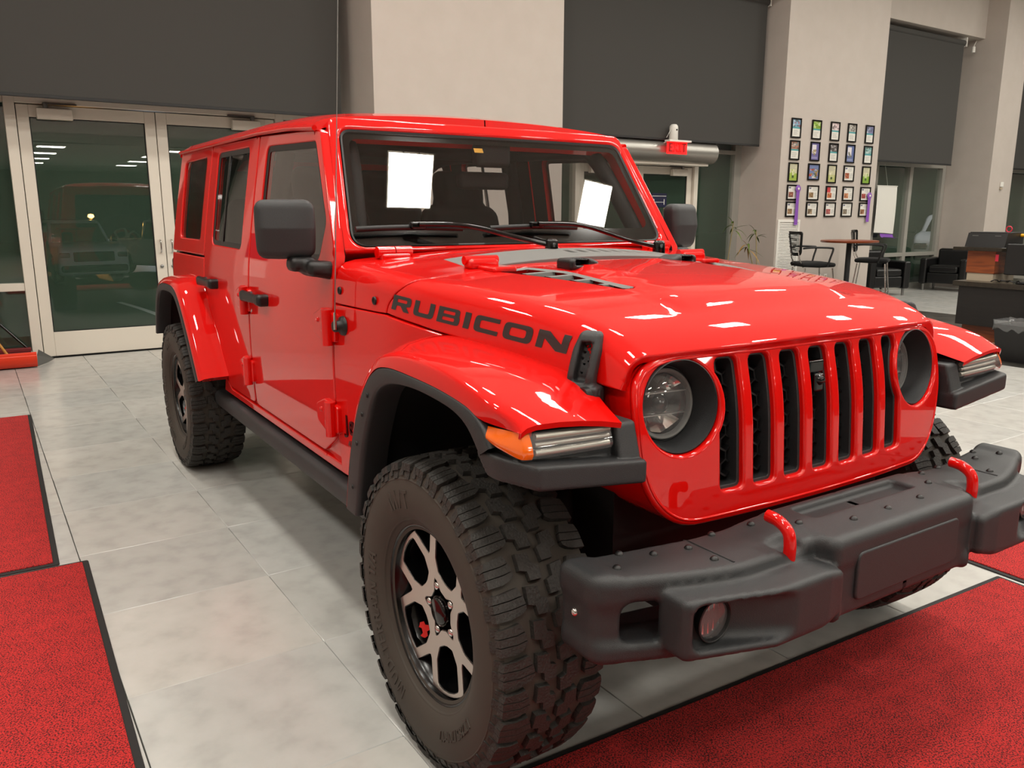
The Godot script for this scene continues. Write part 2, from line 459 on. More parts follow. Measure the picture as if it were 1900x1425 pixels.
var used := {}
func numbered(called: String) -> String:
	if not used.has(called):
		used[called] = 0
		return called
	used[called] += 1
	return "%s_%03d" % [called, used[called]]

func put(called: String, mesh: Mesh, m: Material, parent: Node3D = null) -> MeshInstance3D:
	var o := MeshInstance3D.new()
	o.mesh = mesh; o.material_override = m
	o.name = numbered(called) if parent == null else called
	(self if parent == null else parent).add_child(o, true)
	return o
func part(called: String, b: MB, m: Material, parent: Node3D) -> MeshInstance3D:
	return put(called, mesh_of(b), m, parent)
func solo(called: String, b: MB, m: Material, label: String, category: String, group := "", at := Vector3.ZERO) -> MeshInstance3D:
	var o := put(called, mesh_of(b), m)
	o.position = at
	return tag(o, label, category, group)
func thing(called: String, label: String, category: String, at := Vector3.ZERO, turn := 0.0, group := "") -> Node3D:
	var o := Node3D.new()
	o.name = numbered(called); add_child(o); o.position = at; o.rotation.y = turn
	return tag(o, label, category, group)
func tag(o: Node3D, label: String, category: String, group := ""):
	o.set_meta("label", label); o.set_meta("category", category)
	if group: o.set_meta("group", group)
	return o
func setting(called: String, b: MB, m: Material, label := "") -> MeshInstance3D:
	var o := put(called, mesh_of(b), m)
	o.set_meta("kind", "structure")
	if label: o.set_meta("label", label)
	return o
func group_node(called: String, parent: Node3D, at := Vector3.ZERO) -> Node3D:
	var o := Node3D.new()
	o.name = called; parent.add_child(o, true); o.position = at
	return o

func mat(col: Color, rough := 0.5, metal := 0.0) -> StandardMaterial3D:
	var m := StandardMaterial3D.new()
	m.albedo_color = col; m.roughness = rough; m.metallic = metal
	m.cull_mode = BaseMaterial3D.CULL_DISABLED
	return m

# rounded box: two facets on every edge
func rbox(b: MB, c: Vector3, s: Vector3, r: float) -> MB:
	var h := s * 0.5
	r = minf(r, minf(h.x, minf(h.y, h.z)) * 0.98)
	var inner := h - Vector3(r, r, r)
	for ax in 3:
		var u := (ax + 1) % 3
		var w := (ax + 2) % 3
		for sg in [-1.0, 1.0]:
			var id := []
			for i in 4:
				for j in 4:
					var p := Vector3.ZERO
					p[ax] = sg * h[ax]
					p[u] = [-h[u], -h[u] + r, h[u] - r, h[u]][i]
					p[w] = [-h[w], -h[w] + r, h[w] - r, h[w]][j]
					var q := p.clamp(-inner, inner)
					var d := (p - q).normalized()
					id.append(b.vert(c + q + d * r, d))
			for i in 3:
				for j in 3:
					b.quad(id[i * 4 + j], id[i * 4 + j + 1], id[i * 4 + j + 5], id[i * 4 + j + 4])
	return b
func box(b: MB, c: Vector3, s: Vector3) -> MB:
	var h := s * 0.5
	for ax in 3:
		var u := (ax + 1) % 3
		var w := (ax + 2) % 3
		for sg in [-1.0, 1.0]:
			var id := []
			var nn := Vector3.ZERO
			nn[ax] = sg
			for k in 4:
				var p := Vector3.ZERO
				p[ax] = sg * h[ax]; p[u] = h[u] * [-1, 1, 1, -1][k]; p[w] = h[w] * [-1, -1, 1, 1][k]
				id.append(b.vert(c + p, nn, Vector2([0, 1, 1, 0][k], [0, 0, 1, 1][k])))
			b.quad(id[0], id[1], id[2], id[3])
	return b
func span(b: MB, lo: Vector3, hi: Vector3, r := 0.0) -> MB:
	return rbox(b, (lo + hi) * 0.5, (hi - lo).abs(), r) if r > 0.0 else box(b, (lo + hi) * 0.5, (hi - lo).abs())

# a sheet through rows of points; equal neighbours make a crease
func grid(b: MB, rows: Array, closed := false) -> MB:
	var nr := rows.size()
	var nc: int = rows[0].size()
	var id := []
	for i in nr:
		for j in nc:
			var p: Vector3 = rows[i][j]
			var e := 1e-7
			var up: Vector3 = rows[maxi(i - 1, 0)][j]
			var dn: Vector3 = rows[mini(i + 1, nr - 1)][j]
			var du := dn - up
			if i > 0 and i < nr - 1:
				if (dn - p).length_squared() < e: du = p - up
				elif (p - up).length_squared() < e: du = dn - p
			var jl := j - 1
			var jr := j + 1
			if closed:
				jl = nc - 2 if j == 0 else j - 1
				jr = 1 if j == nc - 1 else j + 1
			jl = clampi(jl, 0, nc - 1); jr = clampi(jr, 0, nc - 1)
			var le: Vector3 = rows[i][jl]
			var ri: Vector3 = rows[i][jr]
			var dv := ri - le
			if j > 0 and j < nc - 1:
				if (ri - p).length_squared() < e: dv = p - le
				elif (p - le).length_squared() < e: dv = ri - p
			var nn := du.cross(dv)
			if nn.length_squared() < 1e-20:
				var i2 := clampi(i + (1 if i < nr / 2 else -1), 0, nr - 1)
				nn = du.cross(rows[i2][jr] - rows[i2][jl])
				if nn.length_squared() < 1e-20: nn = Vector3.UP
			id.append(b.vert(p, nn.normalized(), Vector2(float(i) / maxf(nr - 1, 1), float(j) / maxf(nc - 1, 1))))
	for i in nr - 1:
		for j in nc - 1:
			b.quad(id[i * nc + j], id[i * nc + j + 1], id[(i + 1) * nc + j + 1], id[(i + 1) * nc + j])
	return b

# radius [r, h] along an axis (column 1 of the frame); equal neighbours make a crease
func lathe(b: MB, prof: Array, frame := Transform3D.IDENTITY, seg := 24, a0 := 0.0, a1 := TAU) -> MB:
	var rows := []
	for p in prof:
		var row := []
		for k in seg + 1:
			var a := a0 + (a1 - a0) * k / seg
			row.append(frame * Vector3(p[0] * cos(a), p[1], p[0] * sin(a)))
		rows.append(row)
	return grid(b, rows, absf(a1 - a0 - TAU) < 0.001)

func axis_frame(at: Vector3, up: Vector3) -> Transform3D:
	var y := up.normalized()
	var x := y.cross(Vector3.UP if absf(y.y) < 0.9 else Vector3.RIGHT).normalized()
	return Transform3D(Basis(x, y, x.cross(y)), at)

func rod(b: MB, p: Vector3, q: Vector3, r0: float, r1 := -1.0, seg := 10) -> MB:
	if r1 < 0.0: r1 = r0
	var l := (q - p).length()
	return lathe(b, [[0.0, 0.0], [r0, 0.0], [r0, 0.0], [r1, l], [r1, l], [0.0, l]], axis_frame(p, q - p), seg)

func tube(b: MB, pts: Array, r: float, seg := 8, flat := 1.0, caps := true) -> MB:
	var rows := []
	var x := Vector3.ZERO
	var np := pts.size()
	for i in np:
		var t: Vector3 = (pts[mini(i + 1, np - 1)] - pts[maxi(i - 1, 0)]).normalized()
		if x == Vector3.ZERO: x = t.cross(Vector3.UP if absf(t.y) < 0.9 else Vector3.RIGHT).normalized()
		x = (x - t * x.dot(t)).normalized()
		var y := t.cross(x)
		var row := []
		for k in seg + 1:
			var a := TAU * k / seg
			row.append(pts[i] + x * cos(a) * r + y * sin(a) * r * flat)
		rows.append(row)
	if caps:
		var first := []
		var last := []
		for k in seg + 1:
			first.append(pts[0]); last.append(pts[np - 1])
		rows.push_front(rows[0].duplicate()); rows.push_front(first)
		rows.append(rows[rows.size() - 1].duplicate()); rows.append(last)
	return grid(b, rows, true)

func smooth_path(pts: Array, per := 6) -> Array:
	var out := []
	for i in pts.size() - 1:
		var a: Vector3 = pts[maxi(i - 1, 0)]
		var d: Vector3 = pts[mini(i + 2, pts.size() - 1)]
		for k in per: out.append((pts[i] as Vector3).cubic_interpolate(pts[i + 1], a, d, float(k) / per))
	out.append(pts[pts.size() - 1])
	return out
func smooth2(pts: Array, per := 4) -> PackedVector2Array:
	var out := PackedVector2Array()
	for i in pts.size() - 1:
		var a: Vector2 = pts[maxi(i - 1, 0)]
		var d: Vector2 = pts[mini(i + 2, pts.size() - 1)]
		for k in per: out.append((pts[i] as Vector2).cubic_interpolate(pts[i + 1], a, d, float(k) / per))
	out.append(pts[pts.size() - 1])
	return out

# corners with radii -> rounded outline. Each entry: [x, y, r]
func rounded(cs: Array, seg := 5) -> PackedVector2Array:
	var out := PackedVector2Array()
	var k := cs.size()
	for i in k:
		var c := Vector2(cs[i][0], cs[i][1])
		var a := Vector2(cs[(i + k - 1) % k][0], cs[(i + k - 1) % k][1])
		var d := Vector2(cs[(i + 1) % k][0], cs[(i + 1) % k][1])
		var r: float = cs[i][2] if cs[i].size() > 2 else 0.0
		if r <= 0.0:
			out.append(c)
			continue
		var e := (a - c).normalized()
		var f := (d - c).normalized()
		var half := acos(clampf(e.dot(f), -1, 1)) * 0.5
		var t := minf(r / tan(half), minf((a - c).length(), (d - c).length()) * 0.49)
		var p0 := c + e * t
		var p1 := c + f * t
		for s in seg + 1:
			var q := float(s) / seg
			out.append(p0.lerp(c, q).lerp(c.lerp(p1, q), q))
	return out
func dense(poly: PackedVector2Array, step: float) -> PackedVector2Array:
	var out := PackedVector2Array()
	for i in poly.size():
		var a := poly[i]
		var d := poly[(i + 1) % poly.size()]
		var k := maxi(1, int(ceil(a.distance_to(d) / step)))
		for s in k: out.append(a.lerp(d, float(s) / k))
	return out
func circle2(c: Vector2, r: float, seg := 32) -> PackedVector2Array:
	var out := PackedVector2Array()
	for k in seg: out.append(c + Vector2(cos(TAU * k / seg), sin(TAU * k / seg)) * r)
	return out
func oriented(poly: PackedVector2Array, ccw: bool) -> PackedVector2Array:
	if Geometry2D.is_polygon_clockwise(poly) == ccw:
		var p := poly.duplicate()
		p.reverse()
		return p
	return poly
# direction away from the outline's inside, for each corner
func outward(poly: PackedVector2Array) -> PackedVector2Array:
	var area := 0.0
	for i in poly.size(): area += poly[i].cross(poly[(i + 1) % poly.size()])
	var sg := 1.0 if area > 0.0 else -1.0
	var out := PackedVector2Array()
	for i in poly.size():
		var a := (poly[i] - poly[(i + poly.size() - 1) % poly.size()]).normalized()
		var c := (poly[(i + 1) % poly.size()] - poly[i]).normalized()
		var n0 := Vector2(a.y, -a.x) * sg
		var n1 := Vector2(c.y, -c.x) * sg
		var m := n0 + n1
		if m.length() < 0.01: m = n0
		m = m.normalized()
		out.append(m / maxf(m.dot(n0), 0.5))
	return out

# a curved panel with holes: outline in (u, v), placed by map(u, v); side +1/-1 picks the face; its edges are rounded by r and go back by thick
func patch(b: MB, map: Callable, outer: PackedVector2Array, holes: Array, cell: float, thick: float, r: float, side := 1.0) -> MB:
	var e := 0.002
	var nrm := func(q: Vector2) -> Vector3:
		var a: Vector3 = map.call(q.x + e, q.y) - map.call(q.x - e, q.y)
		var c: Vector3 = map.call(q.x, q.y + e) - map.call(q.x, q.y - e)
		return a.cross(c).normalized() * side
	var loops := [[outer, 1.0]]
	for hh in holes: loops.append([hh, -1.0])
	var caps := []
	for lp in loops:
		var poly: PackedVector2Array = lp[0]
		var ow := outward(poly)
		var cap := PackedVector2Array()
		var base := []
		for i in poly.size():
			var o: Vector2 = ow[i] * lp[1]
			var q := poly[i] - o * r
			cap.append(q)
			var pn: Vector3 = nrm.call(q)
			var pp: Vector3 = map.call(q.x, q.y)
			var on := o.normalized()
			var tt: Vector3 = map.call(q.x + on.x * e, q.y + on.y * e) - pp
			tt = (tt - pn * tt.dot(pn)).normalized()
			base.append([pp, pn, tt, o.length()])
		caps.append(cap)
		if thick > 0.0:
			var ks := 4 if r > 0.0 else 1
			var rows := []
			for k in ks + 2:
				var row := []
				for i in poly.size():
					var t: Array = base[i]
					var ph := PI * 0.5 * minf(k, ks) / ks if r > 0.0 else PI * 0.5
					var dep: float = r * (1.0 - cos(ph)) if k <= ks else thick
					if r <= 0.0: dep = 0.0 if k == 0 else thick
					row.append(b.vert(t[0] + t[2] * r * t[3] * sin(ph) - t[1] * dep, (t[1] * cos(ph) + t[2] * sin(ph)).normalized()))
				rows.append(row)
			for k in rows.size() - 1:
				for i in poly.size():
					var j := (i + 1) % poly.size()
					b.quad(rows[k][i], rows[k][j], rows[k + 1][j], rows[k + 1][i])
	var seen := {}
	var lo := Vector2(1e9, 1e9)
	var hi := -lo
	for q in caps[0]:
		lo = lo.min(q); hi = hi.max(q)
	var nx := maxi(1, int(ceil((hi.x - lo.x) / cell)))
	var ny := maxi(1, int(ceil((hi.y - lo.y) / cell)))
	var hb := []
	for k in range(1, caps.size()):
		var l2 := Vector2(1e9, 1e9)
		var h2 := -l2
		for q in caps[k]:
			l2 = l2.min(q); h2 = h2.max(q)
		hb.append(Rect2(l2, h2 - l2))
	for i in nx:
		for j in ny:
			var a := lo + Vector2((hi.x - lo.x) * i / nx, (hi.y - lo.y) * j / ny)
			var c := lo + Vector2((hi.x - lo.x) * (i + 1) / nx, (hi.y - lo.y) * (j + 1) / ny)
			var rect := PackedVector2Array([a, Vector2(c.x, a.y), c, Vector2(a.x, c.y)])
			var pieces: Array = Geometry2D.intersect_polygons(rect, caps[0])
			for k in hb.size():
				if not hb[k].intersects(Rect2(a, c - a)): continue
				var nxt := []
				for pc in pieces: nxt.append_array(Geometry2D.clip_polygons(pc, caps[k + 1]))
				pieces = nxt
			for pc in pieces:
				var tr := Geometry2D.triangulate_polygon(pc)
				var id := []
				for q in pc:
					var key := Vector2i(roundi(q.x * 50000.0), roundi(q.y * 50000.0))
					if not seen.has(key): seen[key] = b.vert(map.call(q.x, q.y), nrm.call(q), q)
					id.append(seen[key])
				for t in range(0, tr.size(), 3): b.tri(id[tr[t]], id[tr[t + 1]], id[tr[t + 2]])
	return b
# flat plate in a frame: u along x, v along y, front towards z
func plate(b: MB, frame: Transform3D, outer: PackedVector2Array, holes: Array, thick: float, r: float, cell := 10.0) -> MB:
	return patch(b, func(u, v): return frame * Vector3(u, v, 0.0), outer, holes, cell, thick, r, 1.0)

# ---------------------------------------------------------------- rounded solids from distances (surface nets)
func sd_box(p: Vector3, c: Vector3, h: Vector3, r: float) -> float:
	var q := (p - c).abs() - h + Vector3(r, r, r)
	return q.max(Vector3.ZERO).length() + minf(maxf(q.x, maxf(q.y, q.z)), 0.0) - r
func sd_cap(p: Vector3, a: Vector3, c: Vector3, ra: float, rb: float) -> float:
	var d := c - a
	var t := clampf((p - a).dot(d) / d.length_squared(), 0.0, 1.0)
	return (p - a - d * t).length() - lerpf(ra, rb, t)
func smin(a: float, c: float, k: float) -> float:
	var h := maxf(k - absf(a - c), 0.0) / k
	return minf(a, c) - h * h * k * 0.25
func smax(a: float, c: float, k: float) -> float:
	return -smin(-a, -c, k)

func solid(b: MB, f: Callable, lo: Vector3, hi: Vector3, s: float) -> MB:
	var nx := int(ceil((hi.x - lo.x) / s)) + 1
	var ny := int(ceil((hi.y - lo.y) / s)) + 1
	var nz := int(ceil((hi.z - lo.z) / s)) + 1
	var val := PackedFloat32Array()
	val.resize(nx * ny * nz)
	val.fill(9.0)
	var st := 4
	for i0 in range(0, nx, st):
		for j0 in range(0, ny, st):
			for k0 in range(0, nz, st):
				var mid := lo + Vector3(i0 + 1.5, j0 + 1.5, k0 + 1.5) * s
				var d0: float = f.call(mid)
				var far := absf(d0) > s * 5.5
				for i in range(i0, mini(i0 + st, nx)):
					for j in range(j0, mini(j0 + st, ny)):
						for k in range(k0, mini(k0 + st, nz)):
							val[(i * ny + j) * nz + k] = d0 if far else f.call(lo + Vector3(i, j, k) * s)
	var cell := {}
	var off := [0, nz, ny * nz, ny * nz + nz, 1, nz + 1, ny * nz + 1, ny * nz + nz + 1]
	var cs := [Vector3(0, 0, 0), Vector3(0, 1, 0), Vector3(1, 0, 0), Vector3(1, 1, 0), Vector3(0, 0, 1), Vector3(0, 1, 1), Vector3(1, 0, 1), Vector3(1, 1, 1)]
	var ed := [[0, 1], [2, 3], [4, 5], [6, 7], [0, 2], [1, 3], [4, 6], [5, 7], [0, 4], [1, 5], [2, 6], [3, 7]]
	for i in nx - 1:
		for j in ny - 1:
			var row := (i * ny + j) * nz
			for k in nz - 1:
				var at := row + k
				var neg := 0
				for o in off:
					if val[at + o] < 0.0: neg += 1
				if neg == 0 or neg == 8: continue
				var sum := Vector3.ZERO
				var cnt := 0
				for e in ed:
					var va := val[at + off[e[0]]]
					var vb := val[at + off[e[1]]]
					if (va < 0.0) != (vb < 0.0):
						sum += (cs[e[0]] as Vector3).lerp(cs[e[1]], va / (va - vb))
						cnt += 1
				var p := lo + (Vector3(i, j, k) + sum / cnt) * s
				var h := s * 0.35
				var gr := Vector3(f.call(p + Vector3(h, 0, 0)) - f.call(p - Vector3(h, 0, 0)), f.call(p + Vector3(0, h, 0)) - f.call(p - Vector3(0, h, 0)), f.call(p + Vector3(0, 0, h)) - f.call(p - Vector3(0, 0, h)))
				var gl := gr.length()
				if gl > 1e-9:
					gr /= gl
					p -= gr * clampf(f.call(p), -s * 0.4, s * 0.4)
				cell[at] = b.vert(p, gr)
	for at in cell:
		var v0 := val[at]
		for ax in 3:
			var o: int = [ny * nz, nz, 1][ax]
			var o1: int = [nz, 1, ny * nz][ax]
			var o2: int = [1, ny * nz, nz][ax]
			if (v0 < 0.0) != (val[at + o] < 0.0):
				if cell.has(at - o1) and cell.has(at - o2) and cell.has(at - o1 - o2):
					b.quad(cell[at], cell[at - o1], cell[at - o1 - o2], cell[at - o2])
	return b

# lettering laid out from the font, joined into one mesh
var face_bold: SystemFont
func text_mesh(what: String, size: float, depth: float) -> TextMesh:
	var t := TextMesh.new()
	t.text = what; t.font = face_bold; t.font_size = 32; t.pixel_size = size / 32.0; t.depth = depth; t.curve_step = 2.0
	return t

func noise_image(w: int, h: int, seed_: int, freq: float, ramp: Callable, octaves := 4) -> Image:
	var nz := FastNoiseLite.new()
	nz.seed = seed_; nz.frequency = freq; nz.fractal_octaves = octaves
	var src := nz.get_seamless_image(w, h)
	var im := Image.create(w, h, true, Image.FORMAT_RGB8)
	for y in h:
		for x in w: im.set_pixel(x, y, ramp.call(src.get_pixel(x, y).r))
	im.generate_mipmaps()
	return im
# ---------------------------------------------------------------- the red off-roader
const AXLE_R := -3.008
const WHEEL_Y := 0.403
func bz(x: float, y: float) -> float:
	var z := smin(0.803 - 0.12 * (y - 0.85) * (y - 0.85), 0.792 - (y - 1.2) * 0.165, 0.012)
	if x > -0.9: z -= (x + 0.9) * 0.06
	return z
func side_map(x: float, y: float) -> Vector3:
	return Vector3(x, y, bz(x, y))
func table(t: Array, x: float) -> float:
	if x <= t[0][0]: return t[0][1] + (x - t[0][0]) * (t[1][1] - t[0][1]) / (t[1][0] - t[0][0])
	for i in t.size() - 1:
		if x <= t[i + 1][0]:
			return lerpf(t[i][1], t[i + 1][1], (x - t[i][0]) / (t[i + 1][0] - t[i][0]))
	var k := t.size() - 1
	return t[k][1] + (x - t[k][0]) * (t[k][1] - t[k - 1][1]) / (t[k][0] - t[k - 1][0])
var hood_y := PackedFloat32Array()
func hood_top(x: float) -> float:
	if hood_y.is_empty():
		var c := [[-0.95, 1.281], [-0.7, 1.264], [-0.45, 1.243], [-0.2, 1.229], [0.0, 1.213], [0.13, 1.198], [0.24, 1.179], [0.32, 1.157], [0.38, 1.131], [0.42, 1.104], [0.45, 1.075]]
		var raw := PackedFloat32Array()
		for i in 301: raw.append(table(c, -0.95 + i * 0.005))
		for i in 301:
			var s := 0.0
			for k in range(-8, 9): s += raw[clampi(i + k, 0, 300)]
			hood_y.append(s / 17.0)
	var f := clampf((x + 0.95) / 0.005, 0.0, 299.0)
	var i := int(f)
	return lerpf(hood_y[i], hood_y[i + 1], f - i)
func hood_w(x: float) -> float:
	return smin(0.598 + (0.4 - x) * 0.18, 0.802 + x * 0.02, 0.08) + 0.004
const HOOD_R := 0.066
func hood_low(x: float) -> float:
	return 1.055 - 0.1 * maxf(x, -0.52)
func hood_map(x: float, s: float) -> Vector3:
	var sg := signf(s)
	s = absf(s)
	var w := hood_w(x)
	var r := HOOD_R
	var ze := w - r
	var z := ze * minf(s / 0.5, 1.0)
	var y := hood_top(x + 0.10 * z * z) - 0.05 * z * z
	# power dome
	var ed := 0.285 + 0.22 * x
	var d := (1.0 - smoothstep(ed - 0.03, ed + 0.03, z)) * (1.0 - smoothstep(0.21, 0.31, x + 0.25 * z * z)) * smoothstep(-0.46, -0.34, x)
	y += 0.017 * d
	if s <= 0.5: return Vector3(x, y, z * sg)
	var lo := hood_low(x)
	if s <= 0.62:
		var ph := (s - 0.5) / 0.12 * PI * 0.5
		return Vector3(x, y - r + r * cos(ph), (ze + r * sin(ph)) * sg)
	var t := (s - 0.62) / 0.12
	return Vector3(x, lerpf(y - r, lo, t), (w + 0.006 * t) * sg)
func grille_x(y: float, z: float) -> float:
	return smin(0.4385 + (0.95 - y) * 0.075, 0.4385 - (y - 0.95) * 0.25, 0.012) + 0.004 - 0.105 * z * z
func grille_map(z: float, y: float) -> Vector3:
	return Vector3(grille_x(y, z), y, z)
func shield_map(z: float, t: float) -> Vector3:
	return Vector3(-0.885 - t * 0.5225 - 0.045 * z * z, 1.275 + t * 0.8526, z)

func both(called: String, b: MB, m: Material, parent: Node3D) -> void:
	part(called, b, m, parent)
	part(called, mirrored(b), m, parent)

var J: Node3D
func jeep() -> void:
	J = thing("off_road_vehicle", "glossy red four-door off-road vehicle with black bumper and knobbly tyres", "car")
	jeep_body()
	jeep_hood()
	jeep_front()
	jeep_fenders()
	jeep_bumper()
	jeep_details()
	jeep_inside()
	jeep_wheels()

func jeep_body() -> void:
	var glass_r := 0.035
	# front doors
	var door := dense(rounded([[-1.905, 0.556, 0.03], [-1.045, 0.556, 0.07], [-0.897, 0.64, 0.09], [-0.897, 1.262, 0.0], [-1.172, 1.692, 0.03], [-1.905, 1.722, 0.012]]), 0.07)
	var dwin := dense(rounded([[-1.795, 1.236, 0.04], [-1.05, 1.236, 0.05], [-1.01, 1.37, 0.05], [-1.205, 1.652, 0.045], [-1.795, 1.672, 0.04]]), 0.05)
	var b := patch(MB.new(), side_map, door, [dwin], 0.07, 0.035, 0.006)
	var seal := MB.new()
	ring_strip(seal, side_map, dwin, 0.0, 0.022, -0.006)
	var gl := patch(MB.new(), func(x, y): return Vector3(x, y, bz(x, y) - 0.012), dwin, [], 0.12, 0.0, 0.0)
	var rdoor := dense(rounded([[-1.917, 0.556, 0.06], [-1.917, 1.722, 0.012], [-2.742, 1.738, 0.03], [-2.742, 1.06, 0.10], [-2.56, 0.83, 0.05], [-2.37, 0.556, 0.03]]), 0.07)
	var rwin := dense(rounded([[-2.052, 1.24, 0.04], [-2.052, 1.685, 0.04], [-2.62, 1.692, 0.04], [-2.60, 1.246, 0.05]]), 0.05)
	var rb := patch(MB.new(), side_map, rdoor, [rwin], 0.07, 0.035, 0.006)
	var rseal := MB.new()
	ring_strip(rseal, side_map, rwin, 0.0, 0.022, -0.006)
	var rg := patch(MB.new(), func(x, y): return Vector3(x, y, bz(x, y) - 0.012), rwin, [], 0.12, 0.0, 0.0)
	var divider := MB.new()
	patch(divider, func(x, y): return Vector3(x, y, bz(x, y) - 0.008), PackedVector2Array([Vector2(-2.43, 1.245), Vector2(-2.405, 1.245), Vector2(-2.405, 1.69), Vector2(-2.43, 1.69)]), [], 0.1, 0.006, 0.001)
	for s in 2:
		var d := part("front_door", b if s == 0 else mirrored(b), M.red, J)
		part("window_seal", seal if s == 0 else mirrored(seal), M.black, d)
		part("window_glass", gl if s == 0 else mirrored(gl), M.side_glass, d)
		door_fittings(d, s, -1.905, -0.897, -1.64, 1.05)
		d = part("rear_door", rb if s == 0 else mirrored(rb), M.red, J)
		part("window_seal", rseal if s == 0 else mirrored(rseal), M.black, d)
		part("window_glass", rg if s == 0 else mirrored(rg), M.side_glass, d)
		part("window_divider", divider if s == 0 else mirrored(divider), M.black, d)
		door_fittings(d, s, -2.742, -1.917, -2.47, 1.058)
	# rear quarter with wheel arch, hard top side
	var quarter := dense(rounded([[-2.752, 1.172, 0.0], [-2.752, 1.06, 0.08], [-2.57, 0.83, 0.04], [-2.45, 0.64, 0.02], [-2.58, 0.66, 0.06], [-2.80, 0.93, 0.10], [-3.24, 0.93, 0.10], [-3.42, 0.62, 0.04], [-3.545, 0.62, 0.03], [-3.545, 1.172, 0.0]]), 0.07)
	both("quarter_panel", patch(MB.new(), side_map, quarter, [], 0.08, 0.035, 0.006), M.red, J)
	var top_side := dense(rounded([[-2.752, 1.182, 0.0], [-2.752, 1.742, 0.0], [-3.50, 1.748, 0.03], [-3.545, 1.182, 0.02]]), 0.07)
	var qwin := dense(rounded([[-2.855, 1.262, 0.03], [-2.85, 1.684, 0.035], [-3.385, 1.682, 0.035], [-3.36, 1.262, 0.035]]), 0.05)
	var ts := patch(MB.new(), side_map, top_side, [qwin], 0.08, 0.03, 0.008)
	var qg := patch(MB.new(), func(x, y): return Vector3(x, y, bz(x, y) - 0.010), qwin, [], 0.12, 0.0, 0.0)
	for s in 2:
		var o := part("hard_top_side", ts if s == 0 else mirrored(ts), M.red, J)
		part("quarter_glass", qg if s == 0 else mirrored(qg), M.side_glass, o)
	# lower side: sill under the doors and the panel behind the front wheel
	var sill := dense(rounded([[-0.62, 0.512, 0.0], [-0.62, 0.546, 0.0], [-1.03, 0.546, 0.06], [-2.34, 0.546, 0.0], [-2.44, 0.60, 0.0], [-2.50, 0.512, 0.0]]), 0.08)
	both("sill", patch(MB.new(), side_map, sill, [], 0.1, 0.03, 0.006), M.red, J)
	var cowl_side := dense(rounded([[-0.888, 0.512, 0.0], [-0.47, 0.512, 0.0], [-0.42, 0.75, 0.0], [-0.33, 0.96, 0.0], [-0.15, 1.062, 0.0], [-0.53, 1.102, 0.0], [-0.888, 1.102, 0.0]]), 0.07)
	both("cowl_side_panel", patch(MB.new(), func(x, y): return Vector3(x, y, minf(bz(x, y), lerpf(bz(x, y), hood_w(x) - 0.004, smoothstep(-0.55, -0.1, x)))), cowl_side, [], 0.06, 0.03, 0.005), M.red, J)
	both("body_side", patch(MB.new(), func(x, y): return Vector3(x, y, bz(x, y) - 0.016), PackedVector2Array([Vector2(-0.87, 0.515), Vector2(-0.87, 1.20), Vector2(-2.74, 1.20), Vector2(-2.74, 1.06), Vector2(-2.56, 0.83), Vector2(-2.42, 0.515)]), [], 0.15, 0.0, 0.0), M.red, J)
	for q in [[door, dwin], [rdoor, rwin], [top_side, qwin]]:
		both("inner_lining", patch(MB.new(), func(x, y): return Vector3(x, y, bz(x, y) - 0.037), q[0], [q[1]], 0.12, 0.0, 0.0), M.interior, J)
	# roof
	roof_panel("roof_panel", -1.95, -1.225, -0.003, -0.73)
	roof_panel("roof_panel", -1.95, -1.225, 0.73, 0.003)
	roof_panel("hard_top_roof", -3.53, -1.957, 0.73, -0.73)
	for s in [-1.0, 1.0]:
		var drip := []
		for k in 30:
			var x := lerpf(-1.2, -3.5, k / 29.0)
			drip.append(Vector3(x, roof_edge(x) - 0.004, (bz(x, roof_edge(x)) + 0.012) * s))
		part("drip_rail", tube(MB.new(), drip, 0.010, 8), M.red, J)
	# windshield frame
	var wf := dense(rounded([[-0.764, -0.004, 0.02], [0.764, -0.004, 0.02], [0.672, 0.548, 0.045], [-0.672, 0.548, 0.045]]), 0.06)
	var wh := dense(rounded([[-0.708, 0.018, 0.055], [0.708, 0.018, 0.055], [0.642, 0.494, 0.05], [-0.642, 0.494, 0.05]], 7), 0.05)
	var fr := part("windshield_frame", patch(MB.new(), shield_map, wf, [wh], 0.07, 0.085, 0.016, -1.0), M.red, J)
	var wg := patch(MB.new(), func(z, t): return shield_map(z, t) + Vector3(-0.0075, -0.0045, 0), wh, [], 0.08, 0.0, 0.0, -1.0)
	part("windshield_glass", wg, M.windshield, fr)
	var gk := MB.new()
	ring_strip(gk, shield_map, wh, 0.0, 0.008, -0.004, -1.0)
	part("windshield_gasket", gk, M.black, fr)
	var frit := patch(MB.new(), func(z, t): return shield_map(z, t) + Vector3(-0.012, -0.0075, 0), wh, [dense(rounded([[-0.668, 0.085, 0.05], [0.668, 0.085, 0.05], [0.612, 0.462, 0.04], [-0.612, 0.462, 0.04]]), 0.06)], 0.07, 0.0, 0.0, -1.0)
	part("windshield_border", frit, M.frit, fr)
	part("windshield_inner_frame", patch(MB.new(), func(z, t): return shield_map(z, t) + Vector3(-0.076, -0.046, 0), wf, [wh], 0.08, 0.0, 0.0, -1.0), M.interior, fr)
	# rear
	var back_map := func(z, y): return Vector3(-3.545 + (y - 1.18) * 0.05, y, z)
	var back_top := dense(rounded([[-0.775, 1.182, 0.02], [0.775, 1.182, 0.02], [0.70, 1.75, 0.04], [-0.70, 1.75, 0.04]]), 0.1)
	var back_win := dense(rounded([[-0.60, 1.20, 0.03], [0.60, 1.20, 0.03], [0.57, 1.65, 0.04], [-0.57, 1.65, 0.04]]), 0.1)
	var hb := part("hard_top_back", patch(MB.new(), back_map, back_top, [back_win], 0.1, 0.03, 0.012), M.red, J)
	part("rear_glass", patch(MB.new(), func(z, y): return Vector3(-3.54 + (y - 1.18) * 0.05, y, z), back_win, [], 0.2, 0.0, 0.0), M.dark_glass, hb)
